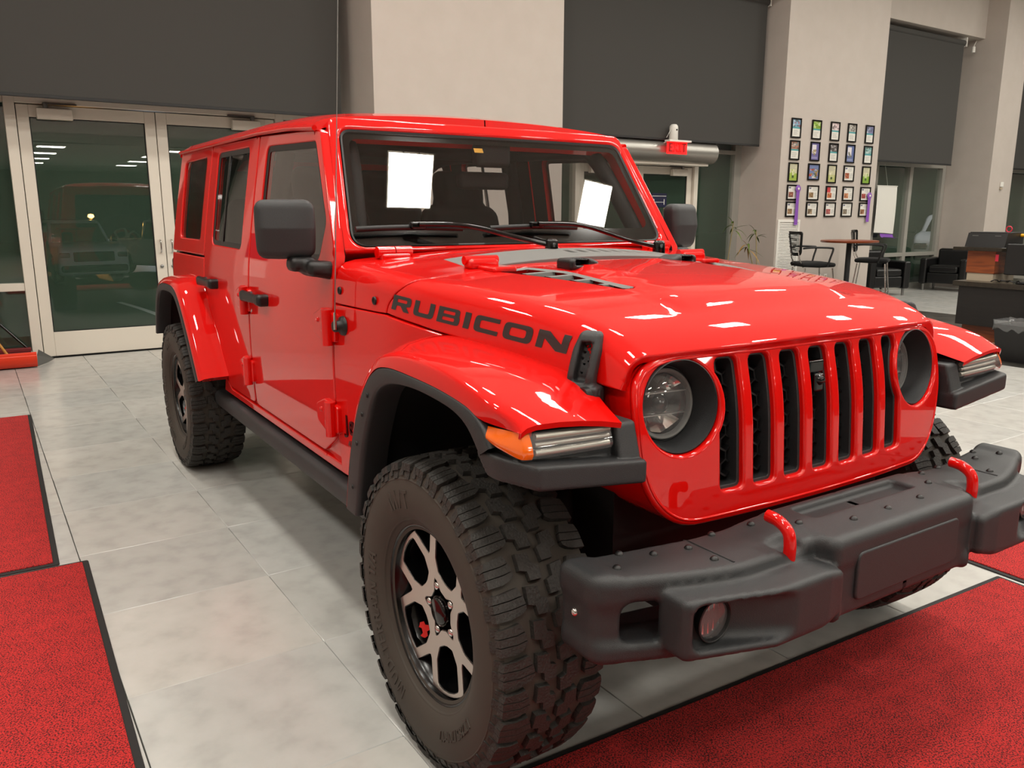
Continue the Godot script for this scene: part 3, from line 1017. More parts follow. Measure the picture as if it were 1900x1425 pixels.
	var gate := dense(rounded([[-0.60, 0.60, 0.04], [0.60, 0.60, 0.04], [0.60, 1.172, 0.02], [-0.60, 1.172, 0.02]]), 0.1)
	part("tailgate", patch(MB.new(), func(z, y): return Vector3(-3.55, y, z), gate, [], 0.2, 0.03, 0.01), M.red, J)
	for s in [-1.0, 1.0]:
		var corner := dense(rounded([[0.61, 0.62, 0.02], [0.79, 0.62, 0.03], [0.775, 1.172, 0.02], [0.61, 1.172, 0.02]]), 0.1)
		var cb := patch(MB.new(), func(z, y): return Vector3(-3.545, y, z), corner, [], 0.2, 0.03, 0.01)
		part("rear_corner", cb if s > 0 else mirrored(cb), M.red, J)
		var tl := part("tail_light", rbox(MB.new(), Vector3(-3.575, 1.035, 0.725 * s), Vector3(0.07, 0.20, 0.13), 0.015), M.black, J)
		part("tail_lens", rbox(MB.new(), Vector3(-3.612, 1.035, 0.725 * s), Vector3(0.012, 0.15, 0.09), 0.005), M.tail_red, tl)
	part("rear_bumper", rbox(MB.new(), Vector3(-3.66, 0.60, 0), Vector3(0.18, 0.16, 1.5), 0.03), M.plastic, J)

func roof_edge(x: float) -> float:
	return table([[-3.5, 1.747], [-1.95, 1.738], [-1.5, 1.722], [-1.17, 1.698]], x)
func roof_panel(called: String, x0: float, x1: float, za: float, zb: float) -> void:
	var rows := []
	var n := 20
	for i in n + 1:
		var x := lerpf(x0, x1, float(i) / n)
		var row := []
		var e := roof_edge(x)
		var zr := bz(x, e) + 0.006
		var fall := 0.012 * smoothstep(-1.35, -1.225, x) + 0.05 * (1.0 - smoothstep(-3.53, -3.40, x))
		for k in 29:
			var z := lerpf(za, zb, k / 28.0)
			z = clampf(z, -zr, zr)
			var a := absf(z) / zr
			var y := e + 0.048 * pow(maxf(1.0 - pow(a, 9.0), 0.0), 0.5) + 0.030 * (1.0 - a * a) - fall * (1.0 - pow(a, 9.0))
			row.append(Vector3(x, y, z))
		rows.append(row)
	var b := grid(MB.new(), rows)
	# turned-down rim
	for e in [0, n]:
		var lip := []
		for p in rows[e]: lip.append(p + Vector3(0.004 if e == n else -0.004, -0.03, 0))
		grid(b, [rows[e], lip])
	part(called, b, M.red, J)
# a strip along the inside of an outline
func ring_strip(b: MB, map: Callable, poly: PackedVector2Array, out: float, inn: float, lift: float, side := 1.0) -> void:
	var ow := outward(poly)
	var ra := []
	var rb := []
	for i in poly.size() + 1:
		var k := i % poly.size()
		var e := 0.002
		var q := poly[k]
		var nn: Vector3 = ((map.call(q.x + e, q.y) - map.call(q.x - e, q.y)) as Vector3).cross(map.call(q.x, q.y + e) - map.call(q.x, q.y - e)).normalized() * side
		var o := q + ow[k] * out
		var c := q - ow[k] * inn
		ra.append(map.call(o.x, o.y) + nn * lift)
		rb.append(map.call(c.x, c.y) + nn * (lift - 0.004))
	grid(b, [ra, rb], true)

func door_fittings(d: Node3D, s: int, x0: float, x1: float, hx: float, hy: float) -> void:
	# grab handle, lock, two hinges in front of the leading edge
	var z := bz(hx, hy)
	var h := MB.new()
	solid(h, func(p: Vector3):
		var q := p - Vector3(hx, hy, z)
		var bar := sd_box(q, Vector3(-0.115, 0.0, 0.034), Vector3(0.135, 0.017 + 0.006 * clampf(-q.x * 4.0, -1, 1), 0.013), 0.011)
		var foot := minf(sd_box(q, Vector3(-0.005, -0.002, 0.012), Vector3(0.03, 0.024, 0.03), 0.012), sd_box(q, Vector3(-0.235, 0.0, 0.012), Vector3(0.026, 0.017, 0.03), 0.01))
		return smin(bar, foot, 0.012), Vector3(hx - 0.28, hy - 0.035, z - 0.012), Vector3(hx + 0.035, hy + 0.035, z + 0.056), 0.0075)
	part("door_handle", h if s == 0 else mirrored(h), M.black, d)
	var cup := MB.new()
	patch(cup, func(u, v): return Vector3(u, v, bz(u, v) + 0.0008), dense(rounded([[hx - 0.19, hy - 0.028, 0.03], [hx + 0.075, hy - 0.034, 0.034], [hx + 0.075, hy + 0.034, 0.034], [hx - 0.19, hy + 0.032, 0.03]]), 0.05), [], 0.08, 0.0, 0.0)
	part("handle_recess", cup if s == 0 else mirrored(cup), M.red, d)
	if hx > -2.0:
		var lk := lathe(MB.new(), [[0.0, 0.006], [0.013, 0.006], [0.016, 0.0]], axis_frame(Vector3(hx - 0.24, hy - 0.065, z), Vector3.BACK), 16)
		part("door_lock", lk if s == 0 else mirrored(lk), M.chrome, d)
	var front := x1
	for y in [1.03, 0.715]:
		var zz := bz(front, y)
		var hg := MB.new()
		plate(hg, Transform3D(Basis.IDENTITY, Vector3(front, y, zz + 0.020)), rounded([[-0.135, -0.036, 0.02], [-0.055, -0.062, 0.02], [-0.006, -0.055, 0.006], [-0.006, 0.05, 0.006], [-0.055, 0.056, 0.02], [-0.135, 0.028, 0.02]]), [], 0.025, 0.006)
		var hp := part("door_hinge", hg if s == 0 else mirrored(hg), M.red, d)
		var kn := rod(MB.new(), Vector3(front + 0.008, y - 0.065, zz + 0.022), Vector3(front + 0.008, y + 0.055, zz + 0.022), 0.019, 0.019, 14)
		part("hinge_knuckle", kn if s == 0 else mirrored(kn), M.red, hp)
		var leafb := plate(MB.new(), Transform3D(Basis.IDENTITY, Vector3(front, y, zz + 0.014)), rounded([[0.012, -0.055, 0.004], [0.05, -0.05, 0.012], [0.05, 0.042, 0.012], [0.012, 0.048, 0.004]]), [], 0.02, 0.005)
		part("hinge_leaf", leafb if s == 0 else mirrored(leafb), M.red, hp)
		for q in [[-0.085, 0.012], [-0.04, -0.024]]:
			var bt := lathe(MB.new(), [[0.0, 0.005], [0.007, 0.005], [0.009, 0.0]], axis_frame(Vector3(front + q[0], y + q[1], zz + 0.020), Vector3.BACK), 10)
			part("hinge_bolt", bt if s == 0 else mirrored(bt), M.red, hp)

func jeep_hood() -> void:
	var edge := [[0.74, -0.528], [0.68, -0.522], [0.62, -0.50], [0.57, -0.455], [0.52, -0.415], [0.47, -0.405], [0.3, -0.435], [0.0, -0.452]]
	var nose := [[0.0, 0.424], [0.15, 0.421], [0.3, 0.412], [0.45, 0.394], [0.52, 0.384], [0.57, 0.378], [0.62, 0.374], [0.74, 0.366]]
	var rear_r := smooth2(edge.map(func(e): return Vector2(e[1], e[0])), 4)
	var front_r := smooth2(nose.map(func(e): return Vector2(e[1], e[0])), 4)
	# outline: rear edge from +s to -s, then nose from -s to +s
	var outl := PackedVector2Array()
	for q in rear_r: outl.append(q)
	for i in range(rear_r.size() - 2, -1, -1): outl.append(Vector2(rear_r[i].x, -rear_r[i].y))
	for i in range(front_r.size() - 1, 0, -1): outl.append(Vector2(front_r[i].x, -front_r[i].y))
	for q in front_r: outl.append(q)
	outl = dense(outl, 0.05)
	var vent := dense(rounded([[-0.385, 0.338, 0.012], [-0.405, 0.25, 0.012], [-0.27, 0.222, 0.02], [0.06, 0.256, 0.006], [0.03, 0.277, 0.01]], 3), 0.04)
	var vent2 := PackedVector2Array()
	for q in vent: vent2.append(Vector2(q.x, -q.y))
	var hood := part("hood", patch(MB.new(), hood_map, outl, [vent, vent2], 0.032, 0.022, 0.006, -1.0), M.red, J)
	# vents: grey tray with louvres
	for s in [1.0, -1.0]:
		var tray := MB.new()
		var vv := vent if s > 0 else vent2
		patch(tray, func(x, t): return hood_map(x, t) - Vector3(0, 0.020, 0), vv, [], 0.05, 0.0, 0.0, -1.0)
		var tr := part("hood_vent", tray, M.decal_edge, hood)
		var rim := MB.new()
		ring_strip(rim, hood_map, vv, 0.001, 0.012, 0.001, -1.0)
		part("vent_rim", rim, M.vent_grey, tr)
		for k in 4:
			var x := -0.325 + k * 0.088
			var f := clampf((x + 0.385) / 0.42, 0.0, 1.0)
			var b := MB.new()
			var rows := []
			for i in 5:
				var t: float = lerpf(lerpf(0.232, 0.248, f), lerpf(0.328, 0.274, f), i / 4.0) * s
				rows.append([hood_map(x - 0.045, t) - Vector3(0, 0.016, 0), hood_map(x + 0.012, t) - Vector3(0, 0.001, 0), hood_map(x + 0.022, t) - Vector3(0, 0.003, 0), hood_map(x + 0.022, t) - Vector3(0, 0.003, 0), hood_map(x + 0.026, t) - Vector3(0, 0.018, 0)])
			grid(b, rows)
			part("vent_louvre", b, M.vent_grey, tr)
	# cowl behind the hood
	var cedge := PackedVector2Array()
	for q in rear_r: cedge.append(Vector2(q.x - 0.0045, q.y))
	for i in range(rear_r.size() - 2, -1, -1): cedge.append(Vector2(rear_r[i].x - 0.0045, -rear_r[i].y))
	cedge.append(Vector2(-0.888, -0.74)); cedge.append(Vector2(-0.888, 0.74))
	var cowl := part("cowl", patch(MB.new(), hood_map, dense(cedge, 0.05), [], 0.04, 0.02, 0.004, -1.0), M.red, J)
	# grey cowl screen with slots
	var scr_map := func(x, z): return Vector3(x, hood_map(x, z).y + 0.014, z)
	var scr := dense(rounded([[-0.70, -0.585, 0.02], [-0.56, -0.60, 0.04], [-0.485, -0.42, 0.05], [-0.485, 0.42, 0.05], [-0.56, 0.60, 0.04], [-0.70, 0.585, 0.02]]), 0.06)
	var slots := []
	for k in 9:
		var z := 0.02 - k * 0.052
		slots.append(rounded([[-0.655, z - 0.016, 0.012], [-0.575, z - 0.006, 0.012], [-0.575, z + 0.018, 0.012], [-0.655, z + 0.008, 0.012]], 3))
	var sc := part("cowl_screen", patch(MB.new(), scr_map, scr, slots, 0.06, 0.016, 0.005, -1.0), M.vent_grey, cowl)
	var sd := patch(MB.new(), func(x, z): return Vector3(x, hood_map(x, z).y + 0.003, z), rounded([[-0.67, -0.45, 0.01], [-0.56, -0.45, 0.01], [-0.56, 0.06, 0.01], [-0.67, 0.06, 0.01]]), [], 0.1, 0.0, 0.0, -1.0)
	part("screen_well", sd, M.under, sc)
	# hood bump stops
	for s in [1.0, -1.0]:
		var st := MB.new()
		var y0 := hood_map(-0.32, 0.21 / (hood_w(-0.32) - HOOD_R) * 0.5).y
		solid(st, func(p: Vector3):
			var q := p - Vector3(-0.32, y0, 0.21 * s)
			var body := sd_box(q, Vector3(0, 0.002, 0), Vector3(0.042, 0.019 - 0.008 * smoothstep(-0.02, -0.05, q.z * s), 0.056), 0.012)
			return smax(body, -sd_box(q, Vector3(0.03, 0.008, 0.012 * s), Vector3(0.034, 0.008, 0.026), 0.005), 0.005), Vector3(-0.385, y0 - 0.02, 0.21 * s - 0.078), Vector3(-0.255, y0 + 0.035, 0.21 * s + 0.078), 0.006)
		part("hood_bump_stop", st, M.black, hood)
		# windshield hinge and hood hinge
		var cz: float = 0.595 * s
		var cy := hood_map(-0.80, 0.43).y
		var hg := MB.new()
		rod(hg, Vector3(-0.835, cy + 0.022, cz - 0.062 * s), Vector3(-0.835, cy + 0.022, cz - 0.002 * s), 0.020, 0.020, 14)
		rod(hg, Vector3(-0.835, cy + 0.022, cz + 0.002 * s), Vector3(-0.835, cy + 0.022, cz + 0.062 * s), 0.020, 0.020, 14)
		rbox(hg, Vector3(-0.835, cy + 0.004, cz), Vector3(0.05, 0.03, 0.11), 0.01)
		part("windshield_hinge", hg, M.red, cowl)
		var hy := hood_map(-0.46, 0.40).y
		var hh := MB.new()
		rbox(hh, Vector3(-0.495, hy + 0.018, 0.455 * s), Vector3(0.05, 0.034, 0.11), 0.014)
		rbox(hh, Vector3(-0.43, hy + 0.006, 0.44 * s), Vector3(0.11, 0.018, 0.085), 0.008)
		rod(hh, Vector3(-0.50, hy + 0.03, 0.395 * s), Vector3(-0.50, hy + 0.03, 0.515 * s), 0.014, 0.014, 12)
		part("hood_hinge", hh, M.red, hood)
	# lettering on both sides of the hood
	for s in [1.0, -1.0]:
		var lm := func(u, v):   # u along the side, v up
			var x: float = u if s > 0 else -0.30 - u
			return hood_side_point(x, v) * Vector3(1, 1, s)
		var pen := -0.497
		for ch in "RUBICON":
			var g := letter(ch)
			var outer := PackedVector2Array()
			for q in g[0]: outer.append(Vector2(pen + (q.x + 0.22 * (q.y - 0.5)) * 0.0535, q.y))
			var hs := []
			for hole in g[1]:
				var hp := PackedVector2Array()
				for q in hole: hp.append(Vector2(pen + (q.x + 0.22 * (q.y - 0.5)) * 0.0535, q.y))
				hs.append(dense(hp, 0.02))
			var lb := patch(MB.new(), lm, dense(outer, 0.02), hs, 0.03, 0.0, 0.0, 1.0 if s > 0 else 1.0)
			var lt := part("hood_letter", lb, M.decal, hood)
			lt.set_meta("label", "dark grey letter %s of the hood lettering" % ch)
			pen += g[2] * 0.0535 + 0.017
# point on the hood's side: v 0..1 is the height of the lettering band
func hood_side_point(x: float, v: float) -> Vector3:
	var w := hood_w(x)
	var top := hood_map(x, 0.62).y
	var y := 1.0897 - 0.0645 * x + v * 0.044
	var z := w + 0.006 * clampf((top - y) / maxf(top - hood_low(x), 0.01), 0.0, 1.0)
	if y > top:
		var d := (y - top) / HOOD_R
		z = w - HOOD_R + HOOD_R * sqrt(maxf(1.0 - d * d, 0.0))
	return Vector3(x, y, z + 0.0012)
# block letters one high; returns [outline, holes, width]
func letter(ch: String) -> Array:
	var t := 0.30   # stroke
	var h := 0.26
	match ch:
		"R":
			var w := 1.75
			return [rounded([[0, 0, 0.03], [t * 1.5, 0, 0.03], [t * 1.5, 0.33, 0.02], [0.85, 0.33, 0.02], [1.2, 0, 0.03], [w, 0, 0.03], [1.35, 0.36, 0.05], [w, 0.42, 0.15], [w, 1, 0.25], [0, 1, 0.03]], 3), [rounded([[t * 1.5, 0.57, 0.02], [w - t * 1.3, 0.57, 0.06], [w - t * 1.3, 0.78, 0.06], [t * 1.5, 0.78, 0.02]], 3)], w]
		"U":
			var w := 1.75
			return [rounded([[0, 1, 0.03], [0, 0, 0.32], [w, 0, 0.32], [w, 1, 0.03], [w - t * 1.4, 1, 0.03], [w - t * 1.4, h, 0.14], [t * 1.4, h, 0.14], [t * 1.4, 1, 0.03]], 4), [], w]
		"B":
			var w := 1.75
			return [rounded([[0, 0, 0.03], [w, 0, 0.22], [w, 0.5, 0.14], [w * 0.96, 0.53, 0.05], [w * 0.97, 1, 0.22], [0, 1, 0.03]], 3), [rounded([[t * 1.4, 0.2, 0.03], [w - t * 1.35, 0.2, 0.08], [w - t * 1.35, 0.41, 0.08], [t * 1.4, 0.41, 0.03]], 3), rounded([[t * 1.4, 0.6, 0.03], [w - t * 1.4, 0.6, 0.08], [w - t * 1.4, 0.8, 0.08], [t * 1.4, 0.8, 0.03]], 3)], w]
		"I":
			return [rounded([[0, 0, 0.03], [t * 1.5, 0, 0.03], [t * 1.5, 1, 0.03], [0, 1, 0.03]], 3), [], t * 1.5]
		"C":
			var w := 1.75
			return [rounded([[w, 0, 0.03], [w, h, 0.03], [t * 1.4, h, 0.16], [t * 1.4, 1 - h, 0.16], [w, 1 - h, 0.03], [w, 1, 0.03], [0, 1, 0.34], [0, 0, 0.34]], 4), [], w]
		"O":
			var w := 1.9
			return [rounded([[0, 0, 0.36], [w, 0, 0.36], [w, 1, 0.36], [0, 1, 0.36]], 5), [rounded([[t * 1.4, h, 0.18], [w - t * 1.4, h, 0.18], [w - t * 1.4, 1 - h, 0.18], [t * 1.4, 1 - h, 0.18]], 4)], w]
	var w2 := 1.9
	return [rounded([[0, 0, 0.03], [t * 1.4, 0, 0.03], [t * 1.4, 0.58, 0.03], [1.25, 0, 0.08], [w2, 0, 0.03], [w2, 1, 0.03], [w2 - t * 1.4, 1, 0.03], [w2 - t * 1.4, 0.42, 0.03], [0.65, 1, 0.08], [0, 1, 0.03]], 3), [], w2]

func jeep_front() -> void:
	var half := [[0.0, 1.092], [0.30, 1.091], [0.42, 1.090], [0.50, 1.086], [0.548, 1.073], [0.579, 1.049], [0.595, 1.018], [0.600, 0.95], [0.597, 0.88], [0.581, 0.807], [0.553, 0.753], [0.51, 0.712], [0.455, 0.690], [0.36, 0.687], [0.0, 0.687]]
	var curve := smooth2(half.map(func(e): return Vector2(e[0], e[1])), 3)
	var outl := PackedVector2Array()
	for q in curve: outl.append(q)
	for i in range(curve.size() - 2, 0, -1): outl.append(Vector2(-curve[i].x, curve[i].y))
	outl = dense(outl, 0.04)
	var lamp_c := Vector2(0.4635, 0.968)
	var holes := [circle2(lamp_c, 0.109, 40), circle2(Vector2(-lamp_c.x, lamp_c.y), 0.109, 40)]
	var slots := []
	for k in range(-3, 4):
		var z := k * 0.1075
		var s := rounded([[z - 0.036, 0.757, 0.016], [z + 0.036, 0.757, 0.016], [z + 0.036, 1.071, 0.022], [z - 0.036, 1.071, 0.022]], 4)
		s = dense(s, 0.03)
		if absi(k) == 3:
			s = Geometry2D.clip_polygons(s, circle2(Vector2(signf(k) * lamp_c.x, lamp_c.y), 0.127, 40))[0]
			s = dense(s, 0.025)
		slots.append(s)
	var gr := part("grille", patch(MB.new(), grille_map, outl, holes + slots, 0.0371, 0.03, 0.009, -1.0), M.red, J)
	var ret := MB.new()
	var r0 := []
	var r1 := []
	for i in outl.size() + 1:
		var q := outl[i % outl.size()]
		var p := grille_map(q.x, q.y) - Vector3(0.012, 0, 0)
		r0.append(p); r1.append(Vector3(0.19, p.y, p.z))
	grid(ret, [r0, r1], true)
	part("grille_surround", ret, M.red, gr)
	# raised border line of the grille
	var rim := MB.new()
	var inset := PackedVector2Array()
	var ow := outward(outl)
	for i in outl.size(): inset.append(outl[i] - ow[i] * 0.0135)
	var path := []
	for i in inset.size() + 1:
		var q := inset[i % inset.size()]
		path.append(grille_map(q.x, q.y) + Vector3(-0.0015, 0, 0))
	tube(rim, path, 0.0042, 6, 1.0, false)
	part("grille_border", rim, M.red, gr)
	for k in 7:
		var s: PackedVector2Array = slots[k]
		var o2 := outward(s)
		var inner := PackedVector2Array()
		var outer := PackedVector2Array()
		for i in s.size():
			inner.append(s[i] - o2[i] * 0.007); outer.append(s[i] + o2[i] * 0.004)
		var bz_ := part("slot_bezel", patch(MB.new(), func(z, y): return grille_map(z, y) - Vector3(0.016, 0, 0), outer, [inner], 0.04, 0.05, 0.002, -1.0), M.plastic, gr)
		var hexb := MB.new()
		var zc := (k - 3) * 0.1075
		var rr := 0.0205
		var row := 0
		var y := 0.765
		while y < 1.075:
			for c in range(-2, 3):
				var z := zc + (c + (0.5 if row % 2 else 0.0)) * rr * 1.732
				for e in 3:
					var a := PI / 6 + e * PI / 3
					var p := Vector2(z + cos(a) * rr, y + sin(a) * rr)
					var q := Vector2(z + cos(a + PI / 3) * rr, y + sin(a + PI / 3) * rr)
					if absf((p.x + q.x) / 2 - zc) > 0.034 or p.y > 1.07 or q.y > 1.07 or p.y < 0.757 or q.y < 0.757: continue
					bar_between(hexb, grille_map(p.x, p.y) - Vector3(0.040, 0, 0), grille_map(q.x, q.y) - Vector3(0.040, 0, 0), 0.022, 0.0046)
			y += rr * 1.5
			row += 1
		part("honeycomb", hexb, M.honeycomb, bz_)
	# front camera in the middle slot
	var cam := MB.new()
	rbox(cam, Vector3(grille_x(1.02, 0) - 0.03, 1.018, 0.004), Vector3(0.05, 0.035, 0.058), 0.006)
	rbox(cam, Vector3(grille_x(0.985, 0) - 0.026, 0.978, 0.004), Vector3(0.05, 0.05, 0.036), 0.008)
	lathe(cam, [[0.0, 0.010], [0.008, 0.010], [0.012, 0.004], [0.014, 0.0]], axis_frame(Vector3(grille_x(0.985, 0) - 0.002, 0.985, 0.004), Vector3.RIGHT), 16)
	part("front_camera", cam, M.gloss_black, gr)
	part("radiator", span(MB.new(), Vector3(0.27, 0.68, -0.40), Vector3(0.30, 1.08, 0.40)), M.under, gr)
	# headlights
	for s in [1.0, -1.0]:
		var c := Vector3(grille_x(lamp_c.y, lamp_c.x) - 0.012, lamp_c.y, lamp_c.x * s)
		var fr := axis_frame(c, Vector3(1, 0.10, 0.097 * s))
		var hl := part("headlight", lathe(MB.new(), [[0.118, -0.03], [0.1095, -0.006], [0.1085, 0.002], [0.1065, 0.002], [0.1065, 0.002], [0.103, -0.01], [0.094, -0.055], [0.090, -0.066], [0.090, -0.066], [0.086, -0.066], [0.086, -0.12]], fr, 48), M.plastic, J)
		part("lamp_ring", lathe(MB.new(), [[0.0855, -0.064], [0.0845, -0.058], [0.080, -0.056], [0.074, -0.062], [0.073, -0.07]], fr, 48), M.vent_grey, hl)
		part("lamp_bowl", lathe(MB.new(), [[0.086, -0.066], [0.074, -0.080], [0.060, -0.10], [0.0, -0.115]], fr, 40), M.gloss_black, hl)
		part("projector_lens", lathe(MB.new(), [[0.0, -0.062], [0.012, -0.064], [0.022, -0.07], [0.028, -0.08], [0.030, -0.092], [0.034, -0.096], [0.034, -0.11]], fr, 28), M.gloss_black, hl)
		for q in [[0.045, 0.018], [-0.045, 0.02]]:
			var rf := MB.new()
			var rows := []
			for i in 7:
				var a := lerpf(-0.9, 0.9, i / 6.0)
				var rw := []
				for j in 5:
					var rr: float = lerpf(0.040, 0.071, j / 4.0)
					rw.append(fr * Vector3(0, -0.098 + 0.022 * j / 4.0 + 0.006 * cos(i * 2.1), 0) + (Vector3.UP * cos(a) * signf(q[0]) + fr.basis.x * sin(a) * signf(fr.basis.x.z + 0.0001)) * rr)
				rows.append(rw)
			grid(rf, rows)
			part("lamp_reflector", rf, M.chrome, hl)
		for y in [0.027, -0.027]:
			var side: Vector3 = fr.basis.y.cross(Vector3.UP).normalized()
			var bar := MB.new()
			bar_between(bar, fr * Vector3(0, -0.066, 0) + Vector3(0, y, 0) - side * 0.070, fr * Vector3(0, -0.066, 0) + Vector3(0, y, 0) + side * 0.070, 0.01, 0.003)
			part("lamp_bar", bar, M.steel, hl)
		part("headlight_lens", lathe(MB.new(), [[0.079, -0.060], [0.07, -0.053], [0.045, -0.046], [0.0, -0.042]], fr, 40), M.lens, hl)
func bar_between(b: MB, p: Vector3, q: Vector3, deep: float, wide: float) -> void:
	# flat bar from p to q, deep along x
	var d := (q - p).normalized()
	var up := d.cross(Vector3.RIGHT).normalized() * wide * 0.5
	var bk := Vector3(-deep, 0, 0)
	var c := (p + q) * 0.5 + bk * 0.5
	b.face([p + up, q + up, q - up, p - up], c)
	b.face([p + up, q + up, q + up + bk, p + up + bk], c)
	b.face([p - up, q - up, q - up + bk, p - up + bk], c)

func jeep_fenders() -> void:
	var pa := [Vector2(-0.483, 0.545), Vector2(-0.452, 0.70), Vector2(-0.395, 0.85), Vector2(-0.33, 0.95), Vector2(-0.25, 1.022), Vector2(-0.17, 1.05), Vector2(-0.03, 1.062), Vector2(0.14, 1.056), Vector2(0.28, 1.034), Vector2(0.36, 1.012), Vector2(0.425, 0.985)]
	var pb := [Vector2(-0.478, 0.545), Vector2(-0.432, 0.72), Vector2(-0.365, 0.865), Vector2(-0.30, 0.95), Vector2(-0.235, 1.0), Vector2(-0.15, 1.018), Vector2(-0.02, 1.018), Vector2(0.12, 1.012), Vector2(0.24, 0.998), Vector2(0.31, 0.978), Vector2(0.415, 0.974)]
	var pc := [Vector2(-0.389, 0.545), Vector2(-0.335, 0.74), Vector2(-0.28, 0.86), Vector2(-0.235, 0.93), Vector2(-0.18, 0.965), Vector2(-0.11, 0.983), Vector2(0.0, 0.991), Vector2(0.12, 0.986), Vector2(0.20, 0.975), Vector2(0.255, 0.952), Vector2(0.305, 0.905)]
	var pbg := pb.duplicate()
	pbg[9] = Vector2(0.30, 0.975); pbg[10] = Vector2(0.345, 0.93)
	var pin := [Vector3(-0.50, 0.545, 0.79), Vector3(-0.475, 0.70, 0.79), Vector3(-0.43, 0.86, 0.79), Vector3(-0.385, 0.965, 0.785), Vector3(-0.33, 1.04, 0.765), Vector3(-0.25, 1.073, 0.72), Vector3(-0.08, 1.066, 0.672), Vector3(0.10, 1.047, 0.636), Vector3(0.22, 1.028, 0.60), Vector3(0.33, 0.995, 0.64), Vector3(0.437, 0.966, 0.668)]
	var a := smooth2(pa, 4)
	var bb := smooth2(pb, 4)
	var bg := smooth2(pbg, 4)
	var cc := smooth2(pc, 4)
	var ii := smooth_path(pin, 4)
	var n := a.size()
	var top := []
	var trim := []
	var liner := []
	for i in n:
		var t := (a[mini(i + 1, n - 1)] - a[maxi(i - 1, 0)]).normalized()
		var nn := Vector2(-t.y, t.x)
		# the tip of the fender is chamfered in plan
		var tip := smoothstep(0.33, 0.43, a[i].x) * 0.022
		var zo := 0.935 - tip
		var q0: Vector3 = ii[i]
		var q3 := Vector3(a[i].x + nn.x * 0.005, a[i].y + nn.y * 0.005, zo - 0.035)
		var q4 := Vector3(a[i].x, a[i].y, zo - 0.012)
		var q5 := Vector3(a[i].x - nn.x * 0.011, a[i].y - nn.y * 0.011, zo - 0.001)
		var crown := Vector3(nn.x, nn.y, 0) * 0.006
		top.append([q0, q0.lerp(q3, 0.25) + crown, q0.lerp(q3, 0.5) + crown * 1.3, q0.lerp(q3, 0.75) + crown, q3, q4, q5, Vector3(bb[i].x, bb[i].y, zo + 0.001), Vector3(bb[i].x, bb[i].y, zo + 0.001), Vector3(bb[i].x, bb[i].y, zo - 0.03)])
		var g0 := Vector3(bg[i].x, bg[i].y, 0.9)
		var cin := bg[i].lerp(cc[i], 0.12)
		var cout := bg[i].lerp(cc[i], 0.9)
		trim.append([g0, Vector3(bg[i].x, bg[i].y, 0.930), Vector3(cin.x, cin.y, 0.940), Vector3(cout.x, cout.y, 0.942), Vector3(cc[i].x, cc[i].y, 0.937), Vector3(cc[i].x, cc[i].y, 0.925), Vector3(cc[i].x, cc[i].y, 0.925), Vector3(cc[i].x, cc[i].y, 0.86)])
		var up := Vector2(-t.y, t.x) * 0.015
		liner.append([Vector3(cc[i].x, cc[i].y, 0.90), Vector3(cc[i].x + up.x, cc[i].y + up.y, 0.84), Vector3(cc[i].x + up.x * 2.0, cc[i].y + up.y * 2.0, 0.72), Vector3(cc[i].x + up.x, cc[i].y + up.y, 0.55)])
	var mb_top := grid(MB.new(), top)
	var lip := []
	for p in top[n - 1]: lip.append(p + Vector3(-0.003, -0.012, 0))
	grid(mb_top, [top[n - 1], lip])
	var mb_trim := grid(MB.new(), trim)
	var mb_liner := grid(MB.new(), liner)
	# grey block that carries the lamps
	var blk := MB.new()
	solid(blk, func(p: Vector3):
		var yb := 0.866 - (0.93 - p.z) * 0.115
		var ledge := sd_box(p, Vector3(0.37, yb + 0.0245, 0.772), Vector3(0.088, 0.0265, 0.164), 0.008)
		var rise := sd_box(p, Vector3(0.375 - 0.3 * (p.y - 0.9), 0.905, 0.642), Vector3(0.06, 0.056, 0.030), 0.008)
		var backing := sd_box(p, Vector3(0.355, 0.925, 0.79), Vector3(0.055, 0.045, 0.12), 0.01)
		var d := minf(minf(ledge, rise), backing)
		d = smax(d, (p.x - 0.37) * 0.42 + (p.z - 0.936) * 0.907, 0.01)      # plan chamfer at the outer corner
		return smax(d, (0.30 - p.x) * 0.7 + (0.885 - p.y) * 0.72, 0.01),     # rising rear edge
		Vector3(0.27, 0.81, 0.59), Vector3(0.475, 0.98, 0.955), 0.0085)
	# lamps: a band following the tip
	var plan := smooth2([Vector2(0.306, 0.937), Vector2(0.345, 0.937), Vector2(0.375, 0.933), Vector2(0.415, 0.921), Vector2(0.434, 0.903), Vector2(0.438, 0.85), Vector2(0.438, 0.78), Vector2(0.437, 0.72), Vector2(0.435, 0.688)], 4)
	var amber := []
	var clear := []
	var bars := [[], [], []]
	for i in plan.size():
		var q := plan[i]
		var f := clampf((q.x - 0.306) / 0.12, 0.0, 1.0) if q.y > 0.90 else 1.0
		var lo := lerpf(0.945, 0.9215, f) - (0.93 - q.y) * 0.03
		var hi := lerpf(0.966, 0.974, f) - (0.93 - q.y) * 0.045
		var inw := Vector3(-0.6, 0, -0.8).lerp(Vector3(-1, 0, 0), smoothstep(0.935, 0.90, q.y))
		var row := []
		for k in 6:
			var t := k / 5.0
			row.append(Vector3(q.x, lerpf(lo, hi, t), q.y) + inw * (0.020 * t * t + (0.006 if k == 0 else 0.0)))
		if i <= 17: amber.append(row)
		if i >= 17: clear.append(row)
		if i >= 18:
			for k in 3: bars[k].append(Vector3(q.x - 0.018, lerpf(lo, hi, [0.18, 0.5, 0.82][k]), q.y))
	var mb_amber := grid(MB.new(), amber)
	var mb_clear := grid(MB.new(), clear)
